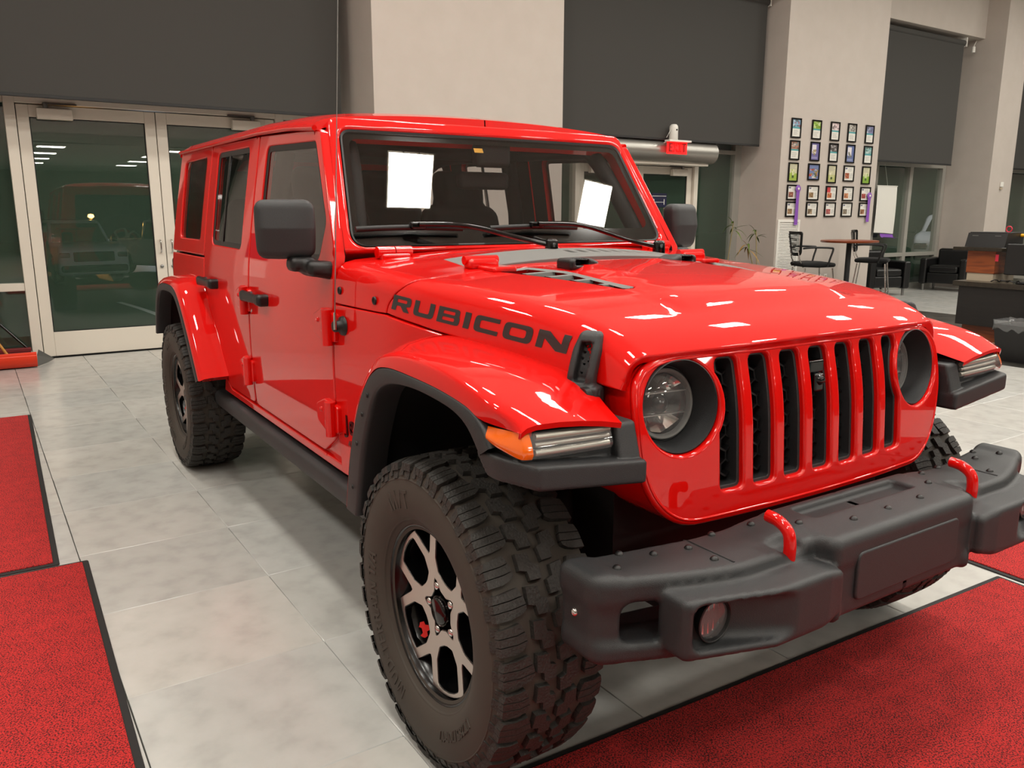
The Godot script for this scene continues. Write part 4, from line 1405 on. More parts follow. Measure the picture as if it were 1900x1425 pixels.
	for s in 2:
		var fd := part("front_fender", mb_top if s == 0 else mirrored(mb_top), M.red, J)
		part("flare_trim", mb_trim if s == 0 else mirrored(mb_trim), M.plastic, fd)
		part("wheel_liner", mb_liner if s == 0 else mirrored(mb_liner), M.under, fd)
		part("lamp_block", blk if s == 0 else mirrored(blk), M.plastic, fd)
		part("side_marker", mb_amber if s == 0 else mirrored(mb_amber), M.amber, fd)
		part("turn_lamp", mb_clear if s == 0 else mirrored(mb_clear), M.lens, fd)
		for k in 3:
			var br := tube(MB.new(), bars[k], 0.0075 if k != 1 else 0.005, 8)
			part("lamp_strip", br if s == 0 else mirrored(br), M.led_bar, fd)
		for k in 4:
			var q := cc[[2, 5, 8, 11][k]].lerp(bg[[2, 5, 8, 11][k]], 0.45)
			var bt := lathe(MB.new(), [[0.0, 0.004], [0.006, 0.003], [0.007, 0.0]], axis_frame(Vector3(q.x, q.y, 0.942), Vector3.BACK), 10)
			part("flare_clip", bt if s == 0 else mirrored(bt), M.black, fd)
	# rear flares
	var ra := [Vector2(-3.50, 0.70), Vector2(-3.45, 0.84), Vector2(-3.38, 0.955), Vector2(-3.28, 1.02), Vector2(-3.16, 1.045), Vector2(-3.0, 1.052), Vector2(-2.86, 1.045), Vector2(-2.76, 1.01), Vector2(-2.66, 0.93), Vector2(-2.53, 0.79), Vector2(-2.38, 0.60)]
	var rc := [Vector2(-3.43, 0.70), Vector2(-3.385, 0.82), Vector2(-3.325, 0.91), Vector2(-3.25, 0.962), Vector2(-3.15, 0.98), Vector2(-3.0, 0.985), Vector2(-2.88, 0.978), Vector2(-2.80, 0.945), Vector2(-2.715, 0.87), Vector2(-2.60, 0.74), Vector2(-2.46, 0.575)]
	var sa := smooth2(ra, 4)
	var sc := smooth2(rc, 4)
	top = []; trim = []; liner = []
	for i in sa.size():
		var t := (sa[mini(i + 1, sa.size() - 1)] - sa[maxi(i - 1, 0)]).normalized()
		var nn := Vector2(-t.y, t.x)
		var q := sa[i]
		var mid := q.lerp(sc[i], 0.42)
		var body := bz(q.x, clampf(q.y, 0.55, 1.1))
		top.append([Vector3(q.x + nn.x * 0.018, q.y + nn.y * 0.018, body - 0.004), Vector3(q.x + nn.x * 0.014, q.y + nn.y * 0.014, body + 0.006), Vector3(q.x + nn.x * 0.012, q.y + nn.y * 0.012, body + 0.04), Vector3(q.x + nn.x * 0.010, q.y + nn.y * 0.010, 0.885), Vector3(q.x + nn.x * 0.002, q.y + nn.y * 0.002, 0.915), Vector3(q.x - nn.x * 0.012, q.y - nn.y * 0.012, 0.931), Vector3(mid.x, mid.y, 0.935), Vector3(mid.x, mid.y, 0.935), Vector3(mid.x, mid.y, 0.91)])
		var out := mid.lerp(sc[i], 0.12)
		trim.append([Vector3(mid.x, mid.y, 0.91), Vector3(mid.x, mid.y, 0.930), Vector3(out.x, out.y, 0.939), Vector3(sc[i].x, sc[i].y, 0.938), Vector3(sc[i].x, sc[i].y, 0.925), Vector3(sc[i].x, sc[i].y, 0.925), Vector3(sc[i].x, sc[i].y, 0.86)])
		liner.append([Vector3(sc[i].x, sc[i].y, 0.90), Vector3(sc[i].x + nn.x * 0.02, sc[i].y + nn.y * 0.02, 0.80), Vector3(sc[i].x + nn.x * 0.02, sc[i].y + nn.y * 0.02, 0.52)])
	var rt := grid(MB.new(), top)
	for e in [0, sa.size() - 1]:
		var cap := []
		for p in top[e]: cap.append(p + Vector3(0, 0, 0))
		var cap2 := []
		for p in top[e]: cap2.append(Vector3(sc[e].x, sc[e].y, minf(p.z, 0.9)))
		grid(rt, [cap, cap2])
	var rtrim := grid(MB.new(), trim)
	var rlin := grid(MB.new(), liner)
	for s in 2:
		var fd := part("rear_flare", rt if s == 0 else mirrored(rt), M.red, J)
		part("flare_trim", rtrim if s == 0 else mirrored(rtrim), M.plastic, fd)
		part("wheel_liner", rlin if s == 0 else mirrored(rlin), M.under, fd)
		var flap := rbox(MB.new(), Vector3(-3.45, 0.66, 0.80), Vector3(0.035, 0.14, 0.20), 0.01)
		part("mud_guard", flap if s == 0 else mirrored(flap), M.under, fd)

func bumper_front(z: float) -> float:
	z = absf(z)
	return 0.662 + 0.042 * (1.0 - smoothstep(0.262, 0.30, z)) - 0.55 * pow(maxf(z - 0.50, 0.0), 1.45)
func bumper_sd(p: Vector3) -> float:
	var z := absf(p.z)
	var xf := bumper_front(z)
	var xr := 0.490 - 0.16 * maxf(z - 0.5, 0.0)
	var xm := (xf + xr) * 0.5
	var hx := (xf - xr) * 0.5
	var q := Vector3(p.x, p.y, z)
	var lift := 0.010 * (1.0 - smoothstep(0.30, 0.42, z))
	# upper beam, end wall, lower lip, centre
	var d := sd_box(q, Vector3(xm, 0.664 + lift * 0.5, 0.41), Vector3(hx, 0.028 + lift * 0.5, 0.415), 0.018)
	d = smin(d, sd_box(q, Vector3(xm, 0.602, 0.798), Vector3(hx, 0.089, 0.028), 0.018), 0.03)
	d = smin(d, sd_box(q, Vector3(xm + 0.01, 0.5335, 0.54), Vector3(hx, 0.021, 0.285), 0.014), 0.02)
	d = smin(d, sd_box(q, Vector3(0.60, 0.607, 0.12), Vector3(0.106, 0.095, 0.165), 0.018), 0.02)
	# top pocket around the tow hook and the long groove between the hooks
	d = smax(d, -sd_box(q, Vector3(0.655, 0.725, 0.362), Vector3(0.05, 0.045, 0.030), 0.016), 0.018)
	d = smax(d, -sd_box(q, Vector3(0.555, 0.712, 0.0), Vector3(0.030, 0.022, 0.20), 0.010), 0.012)
	# fog lamp pod
	var pod := sd_box(q, Vector3(0.640, 0.600, 0.490), Vector3(0.102 - 0.30 * maxf(z - 0.50, 0.0) - 0.16 * maxf(0.34 - z, 0.0), 0.064 - 0.014 * smoothstep(0.36, 0.27, z), 0.212), 0.014)
	pod = smax(pod, -sd_box(q, Vector3(0.744 + 0.52 * maxf(0.595 - z, 0.0), 0.604, 0.56), Vector3(0.080, 0.048, 0.122), 0.022), 0.010)
	return smin(d, pod, 0.012)
func jeep_bumper() -> void:
	var b := MB.new()
	solid(b, bumper_sd, Vector3(0.41, 0.495, -0.012), Vector3(0.765, 0.725, 0.85), 0.0095)
	join(b, mirrored(b))
	var bp := part("front_bumper", b, M.plastic, J)
	var pl := plate(MB.new(), Transform3D(Basis(Vector3.FORWARD, Vector3.UP, Vector3.RIGHT), Vector3(0.714, 0.605, 0.0)), rounded([[-0.205, -0.058, 0.02], [0.205, -0.058, 0.02], [0.205, 0.058, 0.02], [-0.205, 0.058, 0.02]]), [], 0.012, 0.005)
	part("plate_cover", pl, M.plastic, bp)
	for s in [1.0, -1.0]:
		var hook := tube(MB.new(), smooth_path([Vector3(0.652, 0.665, 0.368 * s), Vector3(0.652, 0.700, 0.368 * s), Vector3(0.645, 0.726, 0.368 * s), Vector3(0.620, 0.742, 0.368 * s), Vector3(0.588, 0.746, 0.368 * s)], 5), 0.0125, 12, 1.15)
		part("tow_hook", hook, M.red, bp)
		var fc := Vector3(0.671, 0.608, 0.622 * s)
		var ff := axis_frame(fc, Vector3(1, 0, 0))
		var fog := part("fog_light", lathe(MB.new(), [[0.046, 0.012], [0.042, 0.012], [0.040, -0.01], [0.030, -0.035], [0.0, -0.04]], ff, 30), M.black, bp)
		var rfl := MB.new()
		for k in 5:
			var z := (k - 2) * 0.0145
			var hh := sqrt(maxf(0.036 * 0.036 - z * z, 0.0))
			grid(rfl, [[fc + Vector3(-0.012, -hh, z - 0.007), fc + Vector3(-0.004, -hh, z), fc + Vector3(-0.012, -hh, z + 0.007)], [fc + Vector3(-0.02, 0, z - 0.007), fc + Vector3(-0.008, 0, z), fc + Vector3(-0.02, 0, z + 0.007)], [fc + Vector3(-0.012, hh, z - 0.007), fc + Vector3(-0.004, hh, z), fc + Vector3(-0.012, hh, z + 0.007)]])
		part("fog_reflector", rfl, M.chrome, fog)
		part("fog_lens", lathe(MB.new(), [[0.040, 0.006], [0.02, 0.010], [0.0, 0.011]], ff, 28), M.lens, fog)
		for q in [[0.517, 0.638], [0.534, 0.553], [0.605, 0.549], [0.508, 0.455], [0.592, 0.262], [0.645, 0.135], [0.645, 0.0], [0.525, 0.345], [0.53, 0.75], [0.478, 0.70]]:
			if s < 0 and q[1] == 0.0: continue
			var bt := lathe(MB.new(), [[0.0, 0.0072], [0.005, 0.0065], [0.0085, 0.003], [0.0095, 0.0]], axis_frame(Vector3(q[0], bolt_y(q[0], q[1]), q[1] * s), Vector3.UP), 12)
			part("bumper_bolt", bt, M.black, bp)
		for q in [[0.60, 0.655, 0.60], [0.595, 0.532, 0.66]]:
			var bt := lathe(MB.new(), [[0.0, 0.0072], [0.005, 0.0065], [0.0085, 0.003], [0.0095, 0.0]], axis_frame(Vector3(bumper_front(q[2]) + 0.006, q[1], q[2] * s), Vector3(1, 0, 0.3 * s)), 12)
			part("bumper_bolt", bt, M.black, bp)
		var eb := lathe(MB.new(), [[0.0, 0.0072], [0.005, 0.0065], [0.0085, 0.003], [0.0095, 0.0]], axis_frame(Vector3(0.49, 0.60, 0.826 * s), Vector3(0, 0, s)), 12)
		part("bumper_bolt", eb, M.chrome, bp)
		# seam between the middle section and the end cap
		var seam := []
		for k in 10:
			var sx := lerpf(0.492, bumper_front(0.52) - 0.022, k / 9.0)
			seam.append(Vector3(sx, bolt_y(sx, 0.525) + 0.0002, 0.525 * s))
		part("bumper_seam", tube(MB.new(), seam, 0.0022, 5), M.plastic, bp)
func bolt_y(x: float, z: float) -> float:
	var y := 0.73
	for k in 40:
		var d := bumper_sd(Vector3(x, y, z))
		if d < 0.0006: break
		y -= maxf(d * 0.7, 0.0005)
	return y

func jeep_details() -> void:
	for s in 2:
		var fl := func(b: MB) -> MB: return b if s == 0 else mirrored(b)
		# mirror
		var mb := MB.new()
		solid(mb, func(p: Vector3):
			var q := Vector3(p.x, p.y, p.z)
			var w := 0.095 - 0.10 * maxf(-(q.y - 1.345), 0.0) * 0.25
			var d := sd_box(q, Vector3(-1.0, 1.346, 0.908), Vector3(0.052, 0.098, w), 0.034)
			return smax(d, (q.x + 0.965) * 0.93 + (q.z - 0.90) * 0.25 + absf(q.y - 1.35) * 0.18, 0.03), Vector3(-1.07, 1.235, 0.80), Vector3(-0.93, 1.455, 1.02), 0.0095)
		var mr := part("side_mirror", fl.call(mb), M.plastic, J)
		var arm := MB.new()
		solid(arm, func(p: Vector3): return smin(sd_box(p, Vector3(-0.985, 1.232 , 0.865), Vector3(0.036, 0.024, 0.045), 0.018), sd_box(Vector3(p.x, p.y - 0.12 * (p.z - 0.80), p.z), Vector3(-0.965, 1.212, 0.81), Vector3(0.052, 0.026 + 0.10 * maxf(0.83 - p.z, 0.0), 0.055), 0.020), 0.02), Vector3(-1.05, 1.15, 0.74), Vector3(-0.89, 1.29, 0.94), 0.010)
		part("mirror_arm", fl.call(arm), M.black, mr)
		part("mirror_glass", fl.call(rbox(MB.new(), Vector3(-1.053, 1.346, 0.908), Vector3(0.004, 0.16, 0.15), 0.002)), M.chrome, mr)
		# rock rail
		var rr := []
		for k in 25:
			var x := lerpf(-0.56, -2.72, k / 24.0)
			var row := []
			for j in 17:
				var a := TAU * j / 16.0
				var e := 0.8 if k == 0 or k == 24 else 1.0
				row.append(Vector3(x, 0.452 + 0.040 * signf(sin(a)) * pow(absf(sin(a)), 0.55) * e, 0.762 + 0.056 * signf(cos(a)) * pow(absf(cos(a)), 0.55) * e))
			rr.append(row)
		var rrm := grid(MB.new(), rr, true)
		part("rock_rail", fl.call(rrm), M.plastic, J)
		# hood latch
		var lt := MB.new()
		var lb := Vector3(0.268, 1.02, hood_w(0.268) + 0.010)
		solid(lt, func(p: Vector3):
			var q := (p - lb) * Vector3(1, 1, 1)
			q = Vector3(q.x * 0.906 - q.z * 0.423, q.y, q.x * 0.423 + q.z * 0.906)
			var l := Vector3(q.x - 0.06 * q.y, q.y, q.z + 0.9 * q.y * q.y + 0.26 * maxf(q.y - 0.02, 0.0) - 0.014)
			var body := sd_box(l, Vector3(0, 0.048, 0.004), Vector3(0.034 - 0.008 * smoothstep(0.07, 0.115, l.y), 0.070, 0.017), 0.012)
			body = smax(body, -sd_box(l, Vector3(0, 0.050, 0.031), Vector3(0.0150, 0.044, 0.036), 0.007), 0.005)
			return smin(body, sd_box(l, Vector3(0.004, -0.022, 0.002), Vector3(0.045, 0.022, 0.026), 0.010), 0.008), lb + Vector3(-0.06, -0.06, -0.075), lb + Vector3(0.075, 0.135, 0.05), 0.0065)
		var lp := part("hood_latch", fl.call(lt), M.plastic, J)
		var pv := rod(MB.new(), lb + Vector3(0.036, -0.02, 0.0), lb + Vector3(0.036, -0.02, 0.036), 0.021, 0.019, 16)
		part("latch_pivot", fl.call(pv), M.black, lp)
		var cb := []
		for k in 7: cb.append(lb + Vector3(0.002 + 0.002 * k, -0.01 + 0.012 * k, -0.004))
		part("latch_cable", fl.call(tube(MB.new(), cb, 0.003, 6)), M.chrome, lp)
		# wheel well inner wall and springs
		var sh := MB.new()
		var shp := []
		for k in 60:
			var a := k * 0.62
			shp.append(Vector3(0.03 + cos(a) * 0.055, 0.50 + k * 0.006, 0.50 + sin(a) * 0.055))
		part("coil_spring", fl.call(tube(sh, shp, 0.008, 6)), M.under, J)
		part("shock_absorber", fl.call(rod(MB.new(), Vector3(0.10, 0.42, 0.58), Vector3(0.06, 0.88, 0.52), 0.03)), M.under, J)
	# wipers
	for w in [[0.038, 0.69, 0.285, 0.465], [-0.483, 0.17, -0.235, -0.036]]:
		var base := hood_map(-0.62, clampf(w[0], -0.45, 0.45) * 0.8)
		base.z = w[0]
		var wp := MB.new()
		var zt: float = w[3]
		var tp := shield_map(zt, 0.078) + Vector3(0.035, 0.02, 0)
		var ps := [Vector3(-0.70, base.y + 0.03, w[0]), Vector3(-0.76, base.y + 0.055, lerpf(w[0], zt, 0.22)), Vector3(-0.84, tp.y - 0.006, lerpf(w[0], zt, 0.62)), tp]
		tube(wp, smooth_path(ps, 5), 0.0115, 8, 0.8)
		lathe(wp, [[0.0, 0.035], [0.018, 0.034], [0.023, 0.025], [0.025, 0.0], [0.025, -0.03]], axis_frame(Vector3(-0.70, base.y + 0.02, w[0]), Vector3.UP), 14)
		var o := part("wiper", wp, M.gloss_black, J)
		var bl := []
		for k in 13:
			var z := lerpf(w[1], w[2], k / 12.0)
			bl.append(shield_map(z, 0.072 + 0.006 * sin(PI * k / 12.0)) + Vector3(0.014, 0.009, 0))
		part("wiper_blade", tube(MB.new(), bl, 0.0085, 6, 1.3), M.black, o)
		part("blade_clip", rbox(MB.new(), tp + Vector3(-0.012, -0.004, 0.0), Vector3(0.03, 0.026, 0.06), 0.008), M.gloss_black, o)
	# antenna on the right cowl side
	var az := bz(-0.81, 1.038)
	var an := part("antenna", rod(MB.new(), Vector3(-0.795, 1.05, az + 0.035), Vector3(-0.86, 2.054, 0.749), 0.0020, 0.0013, 6), M.steel, J)
	part("antenna_base", lathe(MB.new(), [[0.0, 0.036], [0.016, 0.036], [0.019, 0.03], [0.019, 0.014], [0.030, 0.010], [0.033, 0.0]], axis_frame(Vector3(-0.81, 1.038, az), Vector3.BACK), 20), M.black, an)
	part("antenna_ferrule", rod(MB.new(), Vector3(-0.793, 1.03, az + 0.035), Vector3(-0.797, 1.085, az + 0.033), 0.006, 0.005, 8), M.chrome, an)
	for q in [[-0.60, 1.138], [-0.845, 1.15]]:
		part("cowl_bolt", lathe(MB.new(), [[0.0, 0.002], [0.008, 0.002], [0.008, 0.005], [0.012, 0.005], [0.013, 0.0]], axis_frame(hood_side_at(q[0], q[1]), Vector3.BACK), 14), M.black, J)
	# badge behind the front wheel
	var tm := text_mesh("Jeep", 0.085, 0.006)
	var bd := put("badge", tm, M.gloss_black, J)
	bd.position = Vector3(-0.735, 0.705, bz(-0.735, 0.71) + 0.004)
	bd.set_meta("label", "dark metal badge lettering")
	var tm2 := text_mesh("WRANGLER", 0.030, 0.003)
	var bd2 := put("badge", tm2, M.gloss_black, J)
	bd2.position = Vector3(-0.735, 0.64, bz(-0.735, 0.64) + 0.003)
	# windshield sticker and sensor housing behind the glass
	part("windshield_sticker", patch(MB.new(), func(z, t): return shield_map(z, t) + Vector3(-0.0105, -0.0065, 0), rounded([[0.07, 0.425, 0.0], [0.11, 0.425, 0.0], [0.11, 0.445, 0.0], [0.07, 0.445, 0.0]]), [], 0.1, 0.0, 0.0, -1.0), M.yellow, J)
	var sn := MB.new()
	rbox(sn, shield_map(0.0, 0.44) + Vector3(-0.06, -0.02, 0), Vector3(0.06, 0.10, 0.16), 0.02)
	part("sensor_housing", sn, M.interior, J)
	var rv := MB.new()
	solid(rv, func(p: Vector3): return sd_box(p, Vector3(-1.24, 1.53, 0.0), Vector3(0.022, 0.035, 0.12), 0.02), Vector3(-1.275, 1.48, -0.135), Vector3(-1.205, 1.58, 0.135), 0.012)
	part("rear_view_mirror", rv, M.interior, J)
func hood_side_at(x: float, y: float) -> Vector3:
	return hood_side_point(x, (y - 1.0897 + 0.0645 * x) / 0.044)

func jeep_inside() -> void:
	var b := MB.new()
	span(b, Vector3(-3.45, 0.50, -0.72), Vector3(-0.86, 0.56, 0.72))
	part("cabin_floor", b, M.interior, J)
	b = MB.new()
	span(b, Vector3(-0.90, 0.50, -0.70), Vector3(-0.86, 1.24, 0.70))
	part("firewall", b, M.under, J)
	b = MB.new()
	span(b, Vector3(-0.85, 0.48, -0.54), Vector3(0.27, 1.04, 0.54))
	part("engine_bay", b, M.under, J)
	b = MB.new()
	solid(b, func(p: Vector3): return smin(sd_box(p, Vector3(-1.10, 1.13, 0), Vector3(0.17, 0.10, 0.68), 0.05), sd_box(p, Vector3(-1.24, 0.98, 0.0), Vector3(0.09, 0.17, 0.66), 0.04), 0.04), Vector3(-1.36, 0.78, -0.71), Vector3(-0.91, 1.26, 0.71), 0.03)
	part("dashboard", b, M.interior, J)
	for s in [1.0, -1.0]:
		b = MB.new()
		span(b, Vector3(-2.74, 0.56, 0.715 * s - 0.015), Vector3(-0.92, 1.205, 0.715 * s + 0.015))
		part("door_trim", b, M.interior, J)
		b = MB.new()
		span(b, Vector3(-3.50, 0.56, 0.70 * s - 0.02), Vector3(-2.76, 1.22, 0.70 * s + 0.02))
		part("cargo_trim", b, M.interior, J)
		part("sport_bar", tube(MB.new(), smooth_path([Vector3(-0.98, 1.25, 0.66 * s), Vector3(-1.22, 1.62, 0.585 * s), Vector3(-1.40, 1.675, 0.575 * s), Vector3(-2.0, 1.69, 0.575 * s), Vector3(-2.75, 1.69, 0.575 * s), Vector3(-3.1, 1.45, 0.62 * s), Vector3(-3.3, 1.1, 0.65 * s)], 5), 0.035, 10), M.interior, J)
		part("belt_pillar", tube(MB.new(), [Vector3(-1.95, 1.69, 0.575 * s), Vector3(-1.97, 1.4, 0.64 * s), Vector3(-1.98, 0.6, 0.68 * s)], 0.04, 10), M.interior, J)
		seat("front_seat", Vector3(-1.72, 0.56, 0.37 * s), 0.26)
		seat("rear_seat", Vector3(-2.62, 0.60, 0.33 * s), 0.30)
	part("sport_cross_bar", tube(MB.new(), [Vector3(-1.95, 1.69, -0.57), Vector3(-1.95, 1.69, 0.57)], 0.035, 10), M.interior, J)
	part("headliner", span(MB.new(), Vector3(-3.45, 1.715, -0.60), Vector3(-1.26, 1.725, 0.60)), M.interior, J)
	var sw := Transform3D(Basis(Vector3(0, 0, 1), Vector3(-0.90, 0.44, 0).normalized(), Vector3(0.44, 0.90, 0).normalized()), Vector3(-1.40, 1.16, -0.37))
	var w := MB.new()
	var ring := []
	for k in 33: ring.append(sw * Vector3(cos(TAU * k / 32) * 0.185, 0, sin(TAU * k / 32) * 0.185))
	tube(w, ring, 0.016, 8, 1.0, false)
	var st := part("steering_wheel", w, M.interior, J)
	b = MB.new()
	for a in [0.0, PI, PI * 0.5]:
		bar_box(b, sw * Vector3(cos(a) * 0.05, 0, sin(a) * 0.05), sw * Vector3(cos(a) * 0.18, 0, sin(a) * 0.18), 0.03)
	lathe(b, [[0.0, 0.02], [0.06, 0.015], [0.07, -0.01], [0.0, -0.04]], sw, 18)
	part("wheel_hub", b, M.interior, st)
	# under the body
	for s in [1.0, -1.0]:
		part("frame_rail", span(MB.new(), Vector3(-3.6, 0.44, 0.42 * s - 0.04), Vector3(0.50, 0.55, 0.42 * s + 0.04), 0.01), M.under, J)
	for x in [0.0, AXLE_R]:
		var ax := rod(MB.new(), Vector3(x, WHEEL_Y, -0.66), Vector3(x, WHEEL_Y, 0.66), 0.045, 0.045, 14)
		lathe(ax, [[0.0, -0.13], [0.08, -0.11], [0.13, 0.0], [0.08, 0.11], [0.0, 0.13]], axis_frame(Vector3(x, WHEEL_Y, -0.2), Vector3.RIGHT), 18)
		part("axle", ax, M.under, J)
	part("transfer_case", rbox(MB.new(), Vector3(-1.5, 0.46, 0.0), Vector3(0.9, 0.16, 0.4), 0.05), M.under, J)
	part("fuel_tank_skid", rbox(MB.new(), Vector3(-2.3, 0.45, 0.3), Vector3(0.8, 0.14, 0.4), 0.04), M.under, J)
func bar_box(b: MB, p: Vector3, q: Vector3, w: float) -> void:
	rod(b, p, q, w * 0.5, w * 0.4, 8)
func seat(called: String, at: Vector3, half: float) -> void:
	var b := MB.new()
	solid(b, func(p: Vector3):
		var q := p - at
		var lean := q - Vector3(-0.20 * (q.y - 0.25), 0, 0)
		var d := sd_box(q, Vector3(0.02, 0.14, 0), Vector3(0.26, 0.13, half), 0.06)
		d = smin(d, sd_box(lean, Vector3(-0.26, 0.52, 0), Vector3(0.075, 0.36, half - 0.04 * smoothstep(0.5, 0.85, q.y)), 0.07), 0.06)
		return smin(d, sd_box(lean, Vector3(-0.25, 0.955, 0), Vector3(0.055, 0.10, 0.14), 0.05), 0.02), at + Vector3(-0.62, 0.0, -half - 0.03), at + Vector3(0.32, 1.10, half + 0.03), 0.03)
	part(called, b, M.seat_cloth, J)

# ---------------------------------------------------------------- wheels
func sidewall_w(r: float) -> float:
	return table([[0.215, 0.106], [0.232, 0.112], [0.25, 0.128], [0.275, 0.139], [0.305, 0.143], [0.34, 0.141], [0.37, 0.134], [0.388, 0.124]], r)
func tread_r(w: float) -> float:
	w = absf(w)
	return 0.404 - 0.35 * w * w * 0.5 - 0.9 * pow(maxf(w - 0.105, 0.0), 1.35)
func lug(b: MB, poly: PackedVector2Array, deep: float, grow := 1.0) -> void:
	poly = oriented(poly, true)
	var c := Vector2.ZERO
	for q in poly: c += q / poly.size()
	var at := func(q: Vector2, r: float) -> Vector3:
		var a := q.x / 0.404
		return Vector3(cos(a) * r, sin(a) * r, q.y)
	var topn: Vector3 = at.call(c, 1.0) * Vector3(1, 1, 0)
	topn = topn.normalized()
	for i in poly.size(): poly[i] = c + (poly[i] - c) * grow
	var id := []
	for q in poly:
		var ci: Vector2 = q.lerp(c, 0.06)
		id.append(b.vert(at.call(ci, tread_r(ci.y)), topn))
	var tr := Geometry2D.triangulate_polygon(poly)
	for t in range(0, tr.size(), 3): b.tri(id[tr[t]], id[tr[t + 1]], id[tr[t + 2]])
	var mid: Vector3 = at.call(c, tread_r(c.y) - deep * 0.5)
	for i in poly.size():
		var p := poly[i]
		var q := poly[(i + 1) % poly.size()]
		var pi_: Vector2 = p.lerp(c, 0.06)
		var qi: Vector2 = q.lerp(c, 0.06)
		b.face([at.call(pi_, tread_r(pi_.y)), at.call(qi, tread_r(qi.y)), at.call(q, tread_r(q.y) - deep), at.call(p, tread_r(p.y) - deep)], mid)
var wheel_meshes := {}
func build_wheel_meshes() -> void:
	var zf := Transform3D(Basis(Vector3.RIGHT, Vector3(0, 0, 1), Vector3(0, -1, 0)), Vector3.ZERO)   # lathe axis -> z
	# carcass
	var prof := []
	var rs := [0.216, 0.226, 0.238, 0.25, 0.262, 0.275, 0.29, 0.305, 0.322, 0.34, 0.356, 0.37, 0.380, 0.386]
	for r in rs: prof.append([r, sidewall_w(r)])
	prof.append([0.389, 0.10]); prof.append([0.391, 0.0]); prof.append([0.389, -0.10])
	for k in range(rs.size() - 1, -1, -1): prof.append([rs[k], -sidewall_w(rs[k])])
	var tire := lathe(MB.new(), prof, zf, 72)
	for r in [0.2445, 0.352]:
		lathe(tire, [[r - 0.003, sidewall_w(r - 0.003)], [r - 0.001, sidewall_w(r) + 0.0016], [r + 0.001, sidewall_w(r) + 0.0016], [r + 0.003, sidewall_w(r + 0.003)]], zf, 72)
	wheel_meshes.tire = mesh_of(tire)
	# tread blocks
	var tb := MB.new()
	var n := 34
	var pitch := TAU * 0.404 / n
	for k in n:
		var u := k * pitch
		var lng := 0.0 if k % 2 == 0 else 0.012
		for s in [1.0, -1.0]:
			var o: float = 0.0 if s > 0 else pitch * 0.5
			var f := func(pts: Array) -> PackedVector2Array:
				var out := PackedVector2Array()
				for p in pts: out.append(Vector2(u + o + p[0] * pitch, p[1] * s))
				return out
			# shoulder block in three ribs with sipes between, reaching down the sidewall
			var inn := 0.063 + lng
			lug(tb, f.call([[0.12, inn + 0.010], [0.24, inn - 0.002], [0.36, inn - 0.003], [0.31, 0.098], [0.30, 0.139], [0.03, 0.139], [0.04, 0.105]]), 0.017)
			lug(tb, f.call([[0.375, inn - 0.003], [0.62, inn], [0.57, 0.098], [0.56, 0.139], [0.315, 0.139], [0.325, 0.098]]), 0.017)
			lug(tb, f.call([[0.635, inn + 0.001], [0.90, inn + 0.010], [0.86, 0.105], [0.82, 0.133], [0.575, 0.139], [0.585, 0.098]]), 0.017)
			# hooked centre blocks, two interlocking rows
			lug(tb, f.call([[-0.07, 0.005], [0.38, 0.0035], [0.46, 0.021], [0.80, 0.023], [0.86, 0.055], [0.32, 0.058], [0.24, 0.039], [-0.05, 0.037]]), 0.014)
		# side biters
		for s in [1.0, -1.0]:
			var o2: float = 0.0 if s > 0 else pitch * 0.5
			for q in [[0.10, 0.46, 0.354, 0.384], [0.62, 0.86, 0.362, 0.384]]:
				var a0: float = (u + o2 + q[0] * pitch) / 0.404
				var a1: float = (u + o2 + q[1] * pitch) / 0.404
				var cor := []
				for c in [[a0, q[2]], [a1, q[2]], [a1, q[3]], [a0, q[3]]]:
					cor.append([Vector3(cos(c[0]) * c[1], sin(c[0]) * c[1], (sidewall_w(c[1]) + 0.0045) * s), Vector3(cos(c[0]) * c[1], sin(c[0]) * c[1], (sidewall_w(c[1]) - 0.002) * s)])
				var ctr: Vector3 = (cor[0][1] + cor[2][1]) * 0.5 - Vector3(0, 0, 0.01 * s)
				tb.face([cor[0][0], cor[1][0], cor[2][0], cor[3][0]], ctr)
				for e in 4: tb.face([cor[e][0], cor[(e + 1) % 4][0], cor[(e + 1) % 4][1], cor[e][1]], ctr)
	wheel_meshes.tread = mesh_of(tb)
	# raised sidewall lettering
	var tx := MB.new()
	bend_text(tx, "MUD-TERRAIN T/A", 0.050, 4.35, 0.272)
	bend_text(tx, "M/T", 0.066, 2.12, 0.276)
	bend_text(tx, "LT285/70R17", 0.034, -0.55, 0.28)
	wheel_meshes.text = mesh_of(tx)
	# barrel and lip
	var barrel := lathe(MB.new(), [[0.233, 0.109], [0.231, 0.113], [0.226, 0.113], [0.2235, 0.107], [0.221, 0.096], [0.216, 0.088], [0.205, 0.075], [0.198, 0.05], [0.192, -0.06], [0.192, -0.10]], zf, 60)
	wheel_meshes.barrel = mesh_of(barrel)
	wheel_meshes.brake = mesh_of(lathe(MB.new(), [[0.0, 0.0], [0.14, 0.0], [0.16, -0.01], [0.16, -0.03], [0.0, -0.03]], zf, 40))
	# spokes
	var outer := PackedVector2Array()
	for k in 5:
		var t := deg_to_rad(180.0 + 72.0 * k)
		for q in [[-12.5, 0.216], [-11.0, 0.206], [-2.4, 0.157], [0.0, 0.152], [2.4, 0.157], [11.0, 0.206], [12.5, 0.216]]:
			outer.append(Vector2.from_angle(t + deg_to_rad(q[0])) * q[1])
		for j in range(1, 9): outer.append(Vector2.from_angle(t + deg_to_rad(12.5 + 47.0 * j / 9.0)) * 0.216)
	var holes := []
